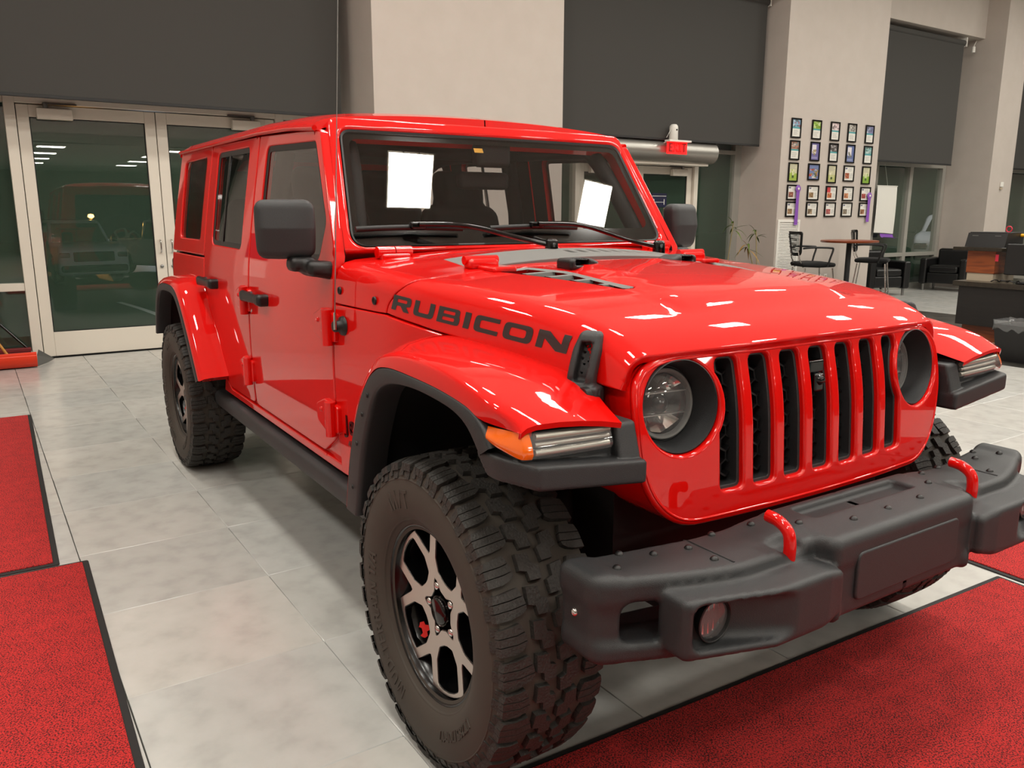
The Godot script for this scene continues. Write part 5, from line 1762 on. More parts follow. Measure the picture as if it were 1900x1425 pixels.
	for k in 5:
		var t := deg_to_rad(180.0 + 36.0 + 72.0 * k)
		var w := []
		for q in [[-16.0, 0.200], [-8.0, 0.203], [0.0, 0.2035], [8.0, 0.203], [16.0, 0.200], [22.5, 0.142], [19.5, 0.104], [5.0, 0.092], [-5.0, 0.092], [-19.5, 0.104], [-22.5, 0.142]]:
			var p: Vector2 = Vector2.from_angle(t + deg_to_rad(q[0])) * q[1]
			w.append([p.x, p.y, 0.010])
		holes.append(rounded(w, 3))
	var hub := PackedVector2Array()
	for j in 60:
		var a := TAU * j / 60.0
		var dd := 9.0
		for k in 5: dd = minf(dd, absf(angle_difference(a, deg_to_rad(180.0 + 72.0 * k))))
		hub.append(Vector2.from_angle(a) * (0.050 + 0.032 * exp(-pow(dd / 0.22, 2.0))))
	var dish := func(u, v): return Vector3(u, v, 0.078 + 0.016 * (u * u + v * v) / 0.045)
	wheel_meshes.spokes = mesh_of(patch(MB.new(), func(u, v): return dish.call(u, v) - Vector3(0, 0, 0.002), outer, holes + [hub], 0.06, 0.055, 0.001))
	var ow := outward(outer)
	var o2 := PackedVector2Array()
	for i in outer.size(): o2.append(outer[i] - ow[i] * 0.0025)
	var h2 := []
	for h in holes:
		var hw := outward(h)
		var q := PackedVector2Array()
		for i in h.size(): q.append(h[i] + hw[i] * 0.0025)
		h2.append(q)
	var hb := PackedVector2Array()
	for q in hub: hb.append(q * 1.04)
	wheel_meshes.face = mesh_of(patch(MB.new(), dish, o2, h2 + [hb], 0.06, 0.002, 0.0005))
	var core := lathe(MB.new(), [[0.0, 0.045], [0.05, 0.045], [0.085, 0.05], [0.09, 0.04]], zf, 30)
	wheel_meshes.core = mesh_of(core)
	wheel_meshes.cap = mesh_of(lathe(MB.new(), [[0.0, 0.094], [0.030, 0.091], [0.040, 0.084], [0.043, 0.045]], zf, 30))
	wheel_meshes.nut = mesh_of(lathe(MB.new(), [[0.0, 0.034], [0.008, 0.033], [0.0125, 0.027], [0.0125, 0.0]], zf, 6))
	# small red emblem on a spoke wall: a vehicle seen from the front left
	var em := MB.new()
	var sil := PackedVector2Array([Vector2(-0.022, 0.0), Vector2(-0.022, 0.012), Vector2(-0.012, 0.014), Vector2(-0.009, 0.024), Vector2(0.004, 0.024), Vector2(0.006, 0.015), Vector2(0.018, 0.014), Vector2(0.021, 0.004), Vector2(0.018, -0.002), Vector2(0.012, -0.008), Vector2(0.007, 0.001), Vector2(-0.006, 0.001), Vector2(-0.011, -0.007), Vector2(-0.017, -0.002)])
	plate(em, Transform3D(Basis.IDENTITY, Vector3.ZERO), sil, [], 0.002, 0.0)
	wheel_meshes.emblem = mesh_of(em)
func bend_text(b: MB, what: String, size: float, a0: float, r: float) -> void:
	var arr := text_mesh(what, size, 0.004).get_mesh_arrays()
	if arr.is_empty(): return
	var v: PackedVector3Array = arr[Mesh.ARRAY_VERTEX]
	var nn: PackedVector3Array = arr[Mesh.ARRAY_NORMAL]
	var ix: PackedInt32Array = arr[Mesh.ARRAY_INDEX]
	var lo := 1e9
	for p in v: lo = minf(lo, p.x)
	var k0 := b.v.size()
	for i in v.size():
		var p := v[i]
		var a := a0 - (p.x - lo) / (r + 0.02)
		var rr := r + p.y + size * 0.35
		var rad := Vector3(cos(a), sin(a), 0)
		var tan_ := Vector3(sin(a), -cos(a), 0)
		b.vert(rad * rr + Vector3(0, 0, sidewall_w(rr) + 0.0005 + p.z), tan_ * nn[i].x + rad * nn[i].y + Vector3(0, 0, nn[i].z))
	for i in range(0, ix.size(), 3): b.tri(k0 + ix[i], k0 + ix[i + 1], k0 + ix[i + 2])
func jeep_wheels() -> void:
	build_wheel_meshes()
	for w in [["wheel", Vector3(0, WHEEL_Y, 0.799), 0.0], ["wheel", Vector3(AXLE_R, WHEEL_Y, 0.799), 0.0], ["wheel", Vector3(0, WHEEL_Y, -0.799), PI], ["wheel", Vector3(AXLE_R, WHEEL_Y, -0.799), PI], ["spare_wheel", Vector3(-3.76, 0.98, 0.03), -PI / 2]]:
		var o := group_node(w[0], J, w[1])
		o.rotation.y = w[2]
		put("tyre", wheel_meshes.tire, M.side_rubber, o)
		put("tread", wheel_meshes.tread, M.rubber, o)
		put("tyre_lettering", wheel_meshes.text, M.side_rubber, o)
		put("rim", wheel_meshes.barrel, M.rim_black, o)
		put("spokes", wheel_meshes.spokes, M.rim_black, o)
		put("machined_face", wheel_meshes.face, M.alloy, o)
		put("hub", wheel_meshes.core, M.rim_black, o)
		put("centre_cap", wheel_meshes.cap, M.gloss_black, o)
		put("brake_disc", wheel_meshes.brake, M.under, o)
		for k in 5:
			var nt := put("lug_nut", wheel_meshes.nut, M.chrome, o)
			var a := deg_to_rad(180.0 + 72.0 * k)
			nt.position = Vector3(cos(a) * 0.0635, sin(a) * 0.0635, 0.05)
		var em := put("emblem", wheel_meshes.emblem, M.red, o)
		em.transform = Transform3D(Basis(Vector3(0, 0, 1), deg_to_rad(-60)) * Basis(Vector3.RIGHT, deg_to_rad(-35)), Vector3(cos(deg_to_rad(222)) * 0.178, sin(deg_to_rad(222)) * 0.178, 0.068))
# ---------------------------------------------------------------- outside in the dark
func ground_y(x: float) -> float:
	return -0.04 - 0.71 * smoothstep(-8.0, -27.0, x)
func outside() -> void:
	var rows := []
	for i in 24:
		var x := lerpf(-7.5, -70.0, pow(i / 23.0, 1.6))
		rows.append([Vector3(x, ground_y(x), 45.0), Vector3(x, ground_y(x), 10.0), Vector3(x, ground_y(x), -25.0), Vector3(x, ground_y(x), -70.0)])
	setting("ground", grid(MB.new(), rows), M.asphalt)
	for k in 4:
		var z: float = [-0.38, 2.6, -3.4, -6.4][k]
		var st := MB.new()
		var r2 := []
		for i in 9:
			var x := lerpf(-10.2, -15.5, i / 8.0)
			r2.append([Vector3(x, ground_y(x) + 0.004, z + 0.05), Vector3(x, ground_y(x) + 0.004, z - 0.05)])
		solo("parking_line", grid(st, r2), M.white, ["white parking stripe outside, seen through the wide door pane", "white parking stripe outside the narrow pane left of the door", "white parking stripe outside, behind the vehicle roof", "white parking stripe outside the entrance doors"][k], "parking line", "parking stripes")
	vehicle("pickup_truck", Vector3(-29.0, ground_y(-29.0), -0.85), deg_to_rad(6), true, M.truck_white, "white pickup truck facing the glass door from the dark lot outside", "truck")
	vehicle("pickup_truck", Vector3(-30.0, ground_y(-30.0), -4.35), deg_to_rad(30), true, M.truck_white, "white pickup truck half hidden by the door stile, parked outside at an angle", "truck")
	vehicle("pickup_truck", Vector3(-30.5, ground_y(-30.5), 2.6), deg_to_rad(5), true, M.truck_red, "dark red pickup truck parked outside behind the narrow left pane", "truck")
	vehicle("sedan", Vector3(-9.75, ground_y(-9.75), -19.2), deg_to_rad(-62), false, M.truck_white, "white car parked outside the window behind the armchair", "car")
	# lamps of the lot and on the facade
	lot_lamp(Vector3(-38.0, ground_y(-38.0), -2.42), 2.05, Color(1.0, 0.72, 0.35), 8.0, "warm glowing lamp post far out in the dark lot")
	lot_lamp(Vector3(-40.0, ground_y(-40.0), -5.4), 1.95, Color(0.9, 0.95, 1.0), 8.0, "cool white lamp post far out in the dark lot")
	for z in [-3.0, -17.0]:
		var t := thing("facade_lamp", "floodlight on the outer facade above the " + ("entrance" if z > -10 else "parked white car"), "lamp", Vector3(-7.5, 4.9, z), 0.0, "facade floodlights")
		part("housing", rbox(MB.new(), Vector3(-0.12, 0.0, 0.0), Vector3(0.2, 0.18, 0.3), 0.02), M.shade_bar, t)
		part("lamp_glass", rbox(MB.new(), Vector3(-0.14, -0.095, 0.0), Vector3(0.14, 0.012, 0.24), 0.004), M.lamp_glow, t)
		var sp := SpotLight3D.new()
		sp.light_energy = 16.0; sp.light_color = Color(0.95, 0.97, 1.0)
		sp.spot_angle = 62.0; sp.spot_range = 60.0; sp.light_size = 0.1; sp.shadow_enabled = true
		sp.name = "facade_light"
		add_child(sp, true)
		sp.look_at_from_position(Vector3(-7.66, 4.78, z), Vector3(-20.0, -1.0, z), Vector3.UP)
func lot_lamp(at: Vector3, h: float, c: Color, energy: float, label: String) -> void:
	var t := thing("lot_lamp", label, "lamp post", at)
	part("post", rod(MB.new(), Vector3.ZERO, Vector3(0, h - 0.12, 0), 0.05, 0.04, 10), M.shade_bar, t)
	var g := mat(c, 0.5)
	g.emission_enabled = true; g.emission = c; g.emission_energy_multiplier = 9.0
	part("lamp_head", lathe(MB.new(), [[0.0, h + 0.06], [0.10, h + 0.04], [0.13, h - 0.06], [0.06, h - 0.12]], Transform3D.IDENTITY, 14), g, t)
	var o := OmniLight3D.new()
	o.light_color = c; o.light_energy = energy; o.omni_range = 60.0; o.light_size = 0.1; o.shadow_enabled = true
	o.name = "lot_light"
	add_child(o, true)
	o.position = at + Vector3(0, h - 0.02, 0)
func vehicle(called: String, at: Vector3, turn: float, pickup: bool, paint: Material, label: String, cat: String) -> void:
	# front towards +x of its own frame
	var t := thing(called, label, cat, at, turn)
	var b := MB.new()
	var hw := 1.0 if pickup else 0.9
	var cap := 1.92 if pickup else 1.46
	var belt := 1.22 if pickup else 0.98
	var half := 2.9 if pickup else 2.3
	var cab0 := -0.9 if pickup else -1.5
	var cab1 := 1.05 if pickup else 0.95
	solid(b, func(p: Vector3):
		var q := Vector3(p.x, p.y, absf(p.z))
		var d := sd_box(q, Vector3(0, 0.30 + belt * 0.38, 0), Vector3(half, belt * 0.38, hw - 0.04 * smoothstep(0.6, 1.2, q.y)), 0.12)
		d = smax(d, (q.x - half) * 0.5 + (q.y - belt + 0.12) * 0.85, 0.1)
		var gh := sd_box(q, Vector3((cab0 + cab1) / 2, (belt + cap) / 2 - 0.05, 0), Vector3((cab1 - cab0) / 2, (cap - belt) / 2 + 0.05, hw - 0.10 - 0.22 * (q.y - belt)), 0.10)
		gh = smax(gh, (q.x - cab1) * 0.62 + (q.y - belt) * 0.62 - 0.06, 0.06)
		if not pickup: gh = smax(gh, (cab0 - q.x) * 0.55 + (q.y - belt) * 0.7 - 0.10, 0.06)
		else: d = smax(d, -sd_box(q, Vector3(-1.95, 1.2, 0), Vector3(0.85, 0.40, hw - 0.12), 0.03), 0.03)
		d = smin(d, gh, 0.06)
		for x in [half * 0.62, -half * 0.62]: d = smax(d, -(Vector2(q.x - x, q.y - 0.40).length() - 0.47 if q.z > 0.55 else 1.0), 0.03)
		return d, Vector3(-half - 0.1, 0.2, -hw - 0.1), Vector3(half + 0.1, cap + 0.1, hw + 0.1), 0.07)
	part("body", b, paint, t)
	var ws := MB.new()
	var y0 := belt + 0.03
	var y1 := cap - 0.10
	var xs := func(y: float) -> float: return cab1 - (y - belt) + 0.06 / 0.62 + 0.012
	ws.face([Vector3(xs.call(y0), y0, hw - 0.2), Vector3(xs.call(y1), y1, hw - 0.32), Vector3(xs.call(y1), y1, -hw + 0.32), Vector3(xs.call(y0), y0, -hw + 0.2)], Vector3(-5, 0, 0))
	part("windshield", ws, M.gloss_black, t)
	for s in [-1.0, 1.0]:
		var sg := MB.new()
		var zf := func(y: float) -> float: return (hw - 0.10 - 0.22 * (y - belt) + 0.008) * s
		sg.face([Vector3(cab0 + 0.15, y0, zf.call(y0)), Vector3(xs.call(y0) - 0.2, y0, zf.call(y0)), Vector3(xs.call(y1) - 0.15, y1, zf.call(y1)), Vector3(cab0 + 0.22, y1, zf.call(y1))], Vector3.ZERO)
		part("side_window", sg, M.gloss_black, t)
		part("headlamp", rbox(MB.new(), Vector3(half - 0.06, belt * 0.74, s * (hw - 0.2)), Vector3(0.16, 0.16, 0.3), 0.04), M.chrome, t)
		part("door_mirror", rbox(MB.new(), Vector3(cab1 - 0.25, belt + 0.12, s * (hw + 0.1)), Vector3(0.12, 0.2, 0.2), 0.04), M.gloss_black, t)
		for x in [half * 0.62, -half * 0.62]:
			var w := MB.new()
			lathe(w, [[0.0, 0.13], [0.2, 0.13], [0.24, 0.11], [0.36, 0.13], [0.40, 0.09], [0.40, -0.1], [0.0, -0.1]], axis_frame(Vector3(x, 0.40, s * (hw - 0.16)), Vector3(0, 0, s)), 22)
			part("wheel", w, M.rubber, t)
	part("grille", rbox(MB.new(), Vector3(half - 0.03, belt * 0.70, 0), Vector3(0.12, 0.30, hw * 1.15), 0.04), M.gloss_black, t)
	part("bumper", rbox(MB.new(), Vector3(half - 0.02, 0.50, 0), Vector3(0.25, 0.2, hw * 1.85), 0.06), M.shade_bar, t)

# ---------------------------------------------------------------- certificates on the pier
func print_image(kind: String, a: Color, c: Color, seed_: int) -> Image:
	var w := 48
	var h := 64
	var im := Image.create(w, h, false, Image.FORMAT_RGB8)
	var rng := RandomNumberGenerator.new()
	rng.seed = seed_
	var paper := Color(0.88, 0.87, 0.84)
	im.fill(paper)
	var lines := func(x: int, y: int, n: int, ww: int) -> void:
		for k in n: im.fill_rect(Rect2i(x + rng.randi_range(0, 2), y + k * 4, ww - rng.randi_range(0, ww / 3), 1), Color(0.45, 0.45, 0.45))
	match kind:
		"photo":      # photograph on top, coloured band, text below
			im.fill_rect(Rect2i(0, 0, w, 30), a)
			for k in 16: im.fill_rect(Rect2i(rng.randi_range(0, 40), rng.randi_range(0, 22), rng.randi_range(4, 14), rng.randi_range(3, 8)), a.lerp([c, Color(0.15, 0.13, 0.12), Color(0.9, 0.88, 0.85)][k % 3], 0.6))
			im.fill_rect(Rect2i(0, 28, w, 6), Color(0.20, 0.55, 0.58))
			lines.call(8, 40, 5, 30)
		"tall":       # violet border, pale middle
			im.fill(a)
			im.fill_rect(Rect2i(6, 6, 26, 34), Color(0.86, 0.84, 0.86))
			for k in 8: im.fill_rect(Rect2i(rng.randi_range(8, 26), rng.randi_range(24, 46), 9, 6), c.lerp(Color(0.3, 0.3, 0.3), rng.randf() * 0.6))
			im.fill_rect(Rect2i(4, 52, 38, 8), a.lightened(0.25))
		"green":      # pale top, green lower part with a dark figure
			im.fill(Color(0.78, 0.76, 0.62))
			lines.call(6, 6, 4, 36)
			im.fill_rect(Rect2i(0, 36, w, 28), a)
			for k in 9: im.fill_rect(Rect2i(rng.randi_range(10, 32), rng.randi_range(20, 40), 8, 9), Color(0.90, 0.88, 0.78).lerp(a, rng.randf()))
			im.fill_rect(Rect2i(18, 44, 12, 10), Color(0.16, 0.24, 0.08))
		"wide":       # picture filling the frame
			im.fill(a)
			for k in 26: im.fill_rect(Rect2i(rng.randi_range(0, 42), rng.randi_range(16, 54), rng.randi_range(5, 14), rng.randi_range(3, 10)), [c, Color(0.55, 0.45, 0.25), Color(0.8, 0.8, 0.78), Color(0.25, 0.3, 0.2)][k % 4])
		_:            # certificate: heading, photograph lower left, text right
			im.fill_rect(Rect2i(5, 6, 10, 6), Color(0.25, 0.25, 0.4))
			if kind == "cert_red": im.fill_rect(Rect2i(0, 0, 20, 28), Color(0.75, 0.15, 0.18))
			lines.call(20, 8, 4, 24)
			im.fill_rect(Rect2i(5, 30, 22, 26), a)
			for k in 7: im.fill_rect(Rect2i(rng.randi_range(6, 20), rng.randi_range(31, 49), 6, 6), a.lerp([c, Color(0.85, 0.7, 0.55), Color(0.15, 0.1, 0.1)][k % 3], 0.6))
			lines.call(30, 32, 6, 15)
	for y in h:
		for x in w: im.set_pixel(x, y, im.get_pixel(x, y).lerp(Color(0.72, 0.70, 0.66), 0.18))
	return im
func wall_frames() -> void:
	var x := -6.6
	var ys := [2.805, 2.486, 2.165, 1.840, 1.590]
	var zs := [-8.563, -9.04, -9.49, -9.918, -10.378]
	var names := ["top", "second", "third", "fourth", "bottom"]
	var cols := ["leftmost", "second from the left", "middle", "fourth from the left", "rightmost"]
	var plan := [
		[["photo", Color(0.45, 0.62, 0.75), Color(0.6, 0.12, 0.12), "dark red and blue photo"], ["photo", Color(0.45, 0.62, 0.12), Color(0.85, 0.88, 0.7), "green photo"], ["photo", Color(0.82, 0.72, 0.74), Color(0.3, 0.2, 0.25), "pale pink photo"], ["photo", Color(0.62, 0.60, 0.58), Color(0.2, 0.18, 0.17), "grey photo"], ["photo", Color(0.42, 0.42, 0.60), Color(0.25, 0.45, 0.5), "violet photo"]],
		[["photo", Color(0.62, 0.40, 0.32), Color(0.3, 0.55, 0.6), "brown photo"], ["tall", Color(0.33, 0.30, 0.55), Color(0.65, 0.55, 0.3), "violet border"], ["photo", Color(0.25, 0.22, 0.22), Color(0.85, 0.85, 0.88), "dark photo"], ["tall", Color(0.30, 0.36, 0.58), Color(0.45, 0.45, 0.4), "blue border"], ["photo", Color(0.40, 0.62, 0.62), Color(0.8, 0.8, 0.8), "teal photo"]],
		[["green", Color(0.55, 0.66, 0.20), Color.WHITE, "bright green picture"], ["wide", Color(0.35, 0.42, 0.62), Color(0.65, 0.2, 0.15), "blue picture of a red machine"], ["green", Color(0.66, 0.68, 0.38), Color.WHITE, "pale green picture"], ["cert", Color(0.58, 0.25, 0.15), Color(0.8, 0.4, 0.2), "rust coloured photo"], ["green", Color(0.45, 0.62, 0.16), Color.WHITE, "deep green picture"]],
		[["cert", Color(0.45, 0.2, 0.15), Color(0.7, 0.4, 0.3), "text and brown photo, beside a violet ribbon"], ["cert", Color(0.42, 0.30, 0.16), Color(0.6, 0.45, 0.3), "olive brown photo"], ["cert_red", Color(0.70, 0.32, 0.15), Color(0.85, 0.5, 0.2), "red heading"], ["cert", Color(0.72, 0.40, 0.22), Color(0.5, 0.3, 0.2), "orange brown photo"], ["cert", Color(0.55, 0.15, 0.15), Color(0.7, 0.3, 0.2), "dark red photo, beside a violet ribbon"]],
		[["cert", Color(0.48, 0.34, 0.2), Color(0.6, 0.45, 0.3), "tan photo"], ["cert", Color(0.42, 0.34, 0.24), Color(0.6, 0.5, 0.4), "grey brown photo"], ["cert", Color(0.58, 0.2, 0.22), Color(0.75, 0.4, 0.35), "crimson photo"], ["cert", Color(0.40, 0.36, 0.30), Color(0.55, 0.5, 0.45), "dull grey photo"], ["cert", Color(0.50, 0.30, 0.18), Color(0.65, 0.45, 0.3), "chestnut photo"]]]
	for r in 5:
		for c in 5:
			var p: Array = plan[r][c]
			var small: bool = p[0].begins_with("cert") or p[0] == "wide"
			var w := 0.272 if small else 0.222
			var h := 0.228 if r > 2 else (0.25 if small else 0.285)
			var z: float = zs[c] - (0.02 if small and r == 2 else 0.0) * -1.0
			var t := thing("picture_frame", "black framed certificate with %s, %s row, %s" % [p[3], names[r], cols[c]], "picture frame", Vector3(x, ys[r], z), 0.0, "framed certificates on the pier")
			var f := MB.new()
			var e := 0.02
			# the face looks along +x; its left edge is at z = 0, its right edge at -w
			span(f, Vector3(0, -e, -w), Vector3(0.022, 0, 0), 0.003)
			span(f, Vector3(0, -h, -w), Vector3(0.022, -h + e, 0), 0.003)
			span(f, Vector3(0, -h + e, -e), Vector3(0.022, -e, 0), 0.003)
			span(f, Vector3(0, -h + e, -w), Vector3(0.022, -e, -w + e), 0.003)
			part("frame", f, M.gloss_black, t)
			var q := MB.new()
			var id := [q.vert(Vector3(0.010, -e, -e), Vector3.RIGHT, Vector2(0, 0)), q.vert(Vector3(0.010, -e, -w + e), Vector3.RIGHT, Vector2(1, 0)), q.vert(Vector3(0.010, -h + e, -w + e), Vector3.RIGHT, Vector2(1, 1)), q.vert(Vector3(0.010, -h + e, -e), Vector3.RIGHT, Vector2(0, 1))]
			q.quad(id[0], id[1], id[2], id[3])
			var m := mat(Color.WHITE, 0.35)
			m.albedo_texture = tex(print_image(p[0], p[1], p[2], r * 5 + c + 1))
			part("print", q, m, t)
	for s in [[-8.79, 1.78, 0.52, "violet award ribbon hanging over the left certificates"], [-10.60, 1.70, 0.40, "violet award ribbon hanging over the right certificates"]]:
		var t := thing("award_ribbon", s[3], "ribbon", Vector3(x + 0.03, s[1], s[0]))
		part("rosette", lathe(MB.new(), [[0.0, 0.016], [0.022, 0.016], [0.030, 0.008], [0.052, 0.012], [0.056, 0.0]], axis_frame(Vector3.ZERO, Vector3.RIGHT), 20), M.purple, t)
		part("rosette_button", lathe(MB.new(), [[0.0, 0.022], [0.018, 0.02], [0.02, 0.014]], axis_frame(Vector3.ZERO, Vector3.RIGHT), 16), M.white, t)
		for k in 2:
			var g := MB.new()
			var rows := []
			for i in 7:
				var y: float = -0.02 - s[2] * i / 6.0
				var cz := (0.012 - 0.030 * k) + 0.004 * sin(i * 1.3)
				rows.append([Vector3(0.004 + 0.004 * sin(i), y, cz + 0.022), Vector3(0.010, y, cz), Vector3(0.004 + 0.004 * cos(i), y, cz - 0.022)])
			grid(g, rows)
			part("ribbon_tail", g, M.purple, t)

# ---------------------------------------------------------------- furniture
func bar_chair(at: Vector3, turn: float, label: String) -> void:
	# seat 0.72 high, facing +x of its own frame
	var t := thing("bar_chair", label, "chair", at, turn, "bar chairs at the round table")
	var b := MB.new()
	solid(b, func(p: Vector3): return sd_box(p, Vector3(0, 0.70, 0), Vector3(0.245, 0.040 - 0.010 * absf(p.x) / 0.24, 0.235), 0.035), Vector3(-0.27, 0.63, -0.26), Vector3(0.27, 0.77, 0.26), 0.022)
	part("seat", b, M.seat_cloth, t)
	var bp := func(u: float, v: float) -> Vector3: return Vector3(-0.235 - 0.17 * (v - 0.86) - 0.06 * (1.0 - pow(u / 0.23, 2)), v, u)
	var outl := dense(rounded([[-0.16, 0.82, 0.08], [0.16, 0.82, 0.08], [0.225, 1.16, 0.03], [-0.225, 1.16, 0.03]]), 0.06)
	var inn := dense(rounded([[-0.13, 0.86, 0.06], [0.13, 0.86, 0.06], [0.188, 1.125, 0.02], [-0.188, 1.125, 0.02]]), 0.06)
	var bk := part("backrest", patch(MB.new(), bp, outl, [inn], 0.06, 0.02, 0.006), M.black, t)
	var ms := MB.new()
	for k in 16:
		var v := lerpf(0.865, 1.12, k / 15.0)
		var hw := lerpf(0.135, 0.186, k / 15.0)
		var pts := []
		for j in 5: pts.append(bp.call(lerpf(-hw, hw, j / 4.0), v) + Vector3(-0.008, 0, 0))
		tube(ms, pts, 0.0052, 4, 1.0, false)
	part("mesh_net", ms, M.mesh_back, bk)
	for s in [-1.0, 1.0]:
		part("armrest", tube(MB.new(), smooth_path([Vector3(-0.25, 0.93, 0.20 * s), Vector3(-0.12, 0.945, 0.26 * s), Vector3(0.11, 0.94, 0.265 * s), Vector3(0.16, 0.92, 0.265 * s), Vector3(0.13, 0.80, 0.26 * s), Vector3(0.10, 0.67, 0.25 * s)], 4), 0.014, 8), M.black, t)
		for e in [-1.0, 1.0]:
			part("leg", tube(MB.new(), [Vector3(0.20 * e, 0.655, 0.20 * s), Vector3(0.205 * e, 0.60, 0.205 * s), Vector3(0.27 * e, 0.0, 0.25 * s)], 0.011, 8), M.chrome, t)
		part("back_post", tube(MB.new(), [Vector3(-0.20, 0.66, 0.14 * s), Vector3(-0.26, 0.78, 0.13 * s), Vector3(-0.285, 0.90, 0.13 * s)], 0.010, 8), M.chrome, t)
	var ring := []
	for q in [[-1, -1], [1, -1], [1, 1], [-1, 1], [-1, -1]]: ring.append(Vector3(0.245 * q[0], 0.22, 0.233 * q[1]))
	part("foot_ring", tube(MB.new(), ring, 0.009, 8), M.chrome, t)
func armchair(at: Vector3, turn: float, label: String) -> void:
	var t := thing("armchair", label, "armchair", at, turn, "black leather armchairs")
	part("seat_base", rbox(MB.new(), Vector3(0, 0.24, 0), Vector3(0.66, 0.2, 0.56), 0.03), M.leather, t)
	part("seat_cushion", rbox(MB.new(), Vector3(0.03, 0.40, 0), Vector3(0.62, 0.14, 0.52), 0.045), M.leather, t)
	part("backrest", rbox(MB.new(), Vector3(-0.28, 0.56, 0), Vector3(0.17, 0.42, 0.56), 0.05), M.leather, t)
	for s in [-1.0, 1.0]:
		part("armrest", rbox(MB.new(), Vector3(0, 0.36, 0.345 * s), Vector3(0.72, 0.48, 0.13), 0.035), M.leather, t)
		for e in [-1.0, 1.0]: part("leg", rod(MB.new(), Vector3(0.29 * e, 0.0, 0.33 * s), Vector3(0.29 * e, 0.14, 0.33 * s), 0.022, 0.025, 10), M.steel, t)
func furniture() -> void:
	var t := thing("bar_table", "round brown wooden bar table on a dark column", "table", Vector3(-5.72, 0, -8.95))
	part("table_top", lathe(MB.new(), [[0.0, 1.03], [0.39, 1.03], [0.40, 1.025], [0.40, 1.025], [0.40, 1.003], [0.385, 0.997], [0.0, 0.997]], Transform3D.IDENTITY, 40), M.table_wood, t)
	part("column", rod(MB.new(), Vector3(0, 0.03, 0), Vector3(0, 0.997, 0), 0.038, 0.038, 16), M.shade_bar, t)
	part("base_plate", lathe(MB.new(), [[0.0, 0.04], [0.05, 0.035], [0.27, 0.015], [0.28, 0.0]], Transform3D.IDENTITY, 30), M.shade_bar, t)
	bar_chair(Vector3(-5.80, 0, -8.25), deg_to_rad(62), "black mesh-backed bar chair left of the round table, beside the wall vent")
	bar_chair(Vector3(-5.98, 0, -9.95), deg_to_rad(28), "black mesh-backed bar chair right of the round table, in front of the window")
	armchair(Vector3(-6.75, 0, -13.55), deg_to_rad(-78), "black leather armchair left of the reception desk")
	armchair(Vector3(-6.98, 0, -11.65), deg_to_rad(-20), "black leather armchair hidden behind the right bar chair")
	# reception desk
	t = thing("reception_desk", "dark reception desk with wooden plinth and granite top", "desk")
	part("front_panel", span(MB.new(), Vector3(-2.95, 0.262, -6.96), Vector3(-0.6, 0.665, -6.90), 0.003), M.desk_dark, t)
	part("side_panel", span(MB.new(), Vector3(-2.95, 0.262, -7.7), Vector3(-2.90, 0.665, -6.96), 0.003), M.desk_dark, t)
	part("granite_top", span(MB.new(), Vector3(-3.0, 0.665, -7.75), Vector3(-0.55, 0.717, -6.86), 0.006), M.granite, t)
	part("wood_plinth", span(MB.new(), Vector3(-2.925, 0.095, -7.65), Vector3(-0.6, 0.262, -7.0), 0.003), M.wood, t)
	part("base", span(MB.new(), Vector3(-2.925, 0.0, -7.65), Vector3(-0.6, 0.095, -7.0), 0.003), M.beige, t)
	part("pedestal", span(MB.new(), Vector3(-2.95, 0.80, -7.45), Vector3(-2.66, 1.03, -7.0), 0.003), M.wood, t)
	part("pedestal_base", span(MB.new(), Vector3(-2.94, 0.717, -7.44), Vector3(-2.67, 0.80, -7.01), 0.003), M.beige, t)
	part("granite_ledge", span(MB.new(), Vector3(-3.07, 1.03, -7.5), Vector3(-2.57, 1.068, -6.92), 0.006), M.granite, t)
	part("granite_ledge", span(MB.new(), Vector3(-2.57, 1.03, -7.5), Vector3(-2.0, 1.068, -7.1), 0.006), M.granite, t)
	part("ledge_support", span(MB.new(), Vector3(-2.45, 0.717, -7.45), Vector3(-2.25, 1.03, -7.2), 0.003), M.desk_dark, t)
	var pr := thing("desk_printer", "black wedge-shaped printer on the granite ledge", "printer", Vector3(-2.78, 1.069, -7.15))
	var pb := MB.new()
	plate(pb, Transform3D(Basis(Vector3.FORWARD, Vector3.UP, Vector3.LEFT).rotated(Vector3.UP, 0.0), Vector3(-0.20, 0, 0)), PackedVector2Array([Vector2(-0.18, 0), Vector2(0.2, 0), Vector2(0.2, 0.14), Vector2(-0.13, 0.145)]), [], 0.0, 0.0)
	pb = MB.new()
	for k in 2:
		var sx: float = [-0.20, 0.20][k]
		pb.face([Vector3(sx, 0, 0.17), Vector3(sx, 0.145, 0.12), Vector3(sx, 0.145, -0.2), Vector3(sx, 0, -0.2)], Vector3.ZERO)
	pb.face([Vector3(-0.2, 0, 0.17), Vector3(0.2, 0, 0.17), Vector3(0.2, 0.145, 0.12), Vector3(-0.2, 0.145, 0.12)], Vector3.ZERO)
	pb.face([Vector3(-0.2, 0.145, 0.12), Vector3(0.2, 0.145, 0.12), Vector3(0.2, 0.145, -0.2), Vector3(-0.2, 0.145, -0.2)], Vector3.ZERO)
	pb.face([Vector3(-0.2, 0, -0.2), Vector3(0.2, 0, -0.2), Vector3(0.2, 0.145, -0.2), Vector3(-0.2, 0.145, -0.2)], Vector3.ZERO)
	part("casing", pb, M.black, pr)
	part("lid", span(MB.new(), Vector3(-0.19, 0.145, -0.19), Vector3(0.19, 0.153, 0.11), 0.003), M.shade_bar, pr)
	for s in [-0.12, 0.11]: part("maker_mark", span(MB.new(), Vector3(s - 0.03, 0.113, 0.131), Vector3(s + 0.03, 0.119, 0.1345)), M.vent_grey, pr)
	var mo := thing("monitor", "black computer monitor seen from behind on the desk", "monitor", Vector3(-2.28, 0.718, -6.98), deg_to_rad(4))
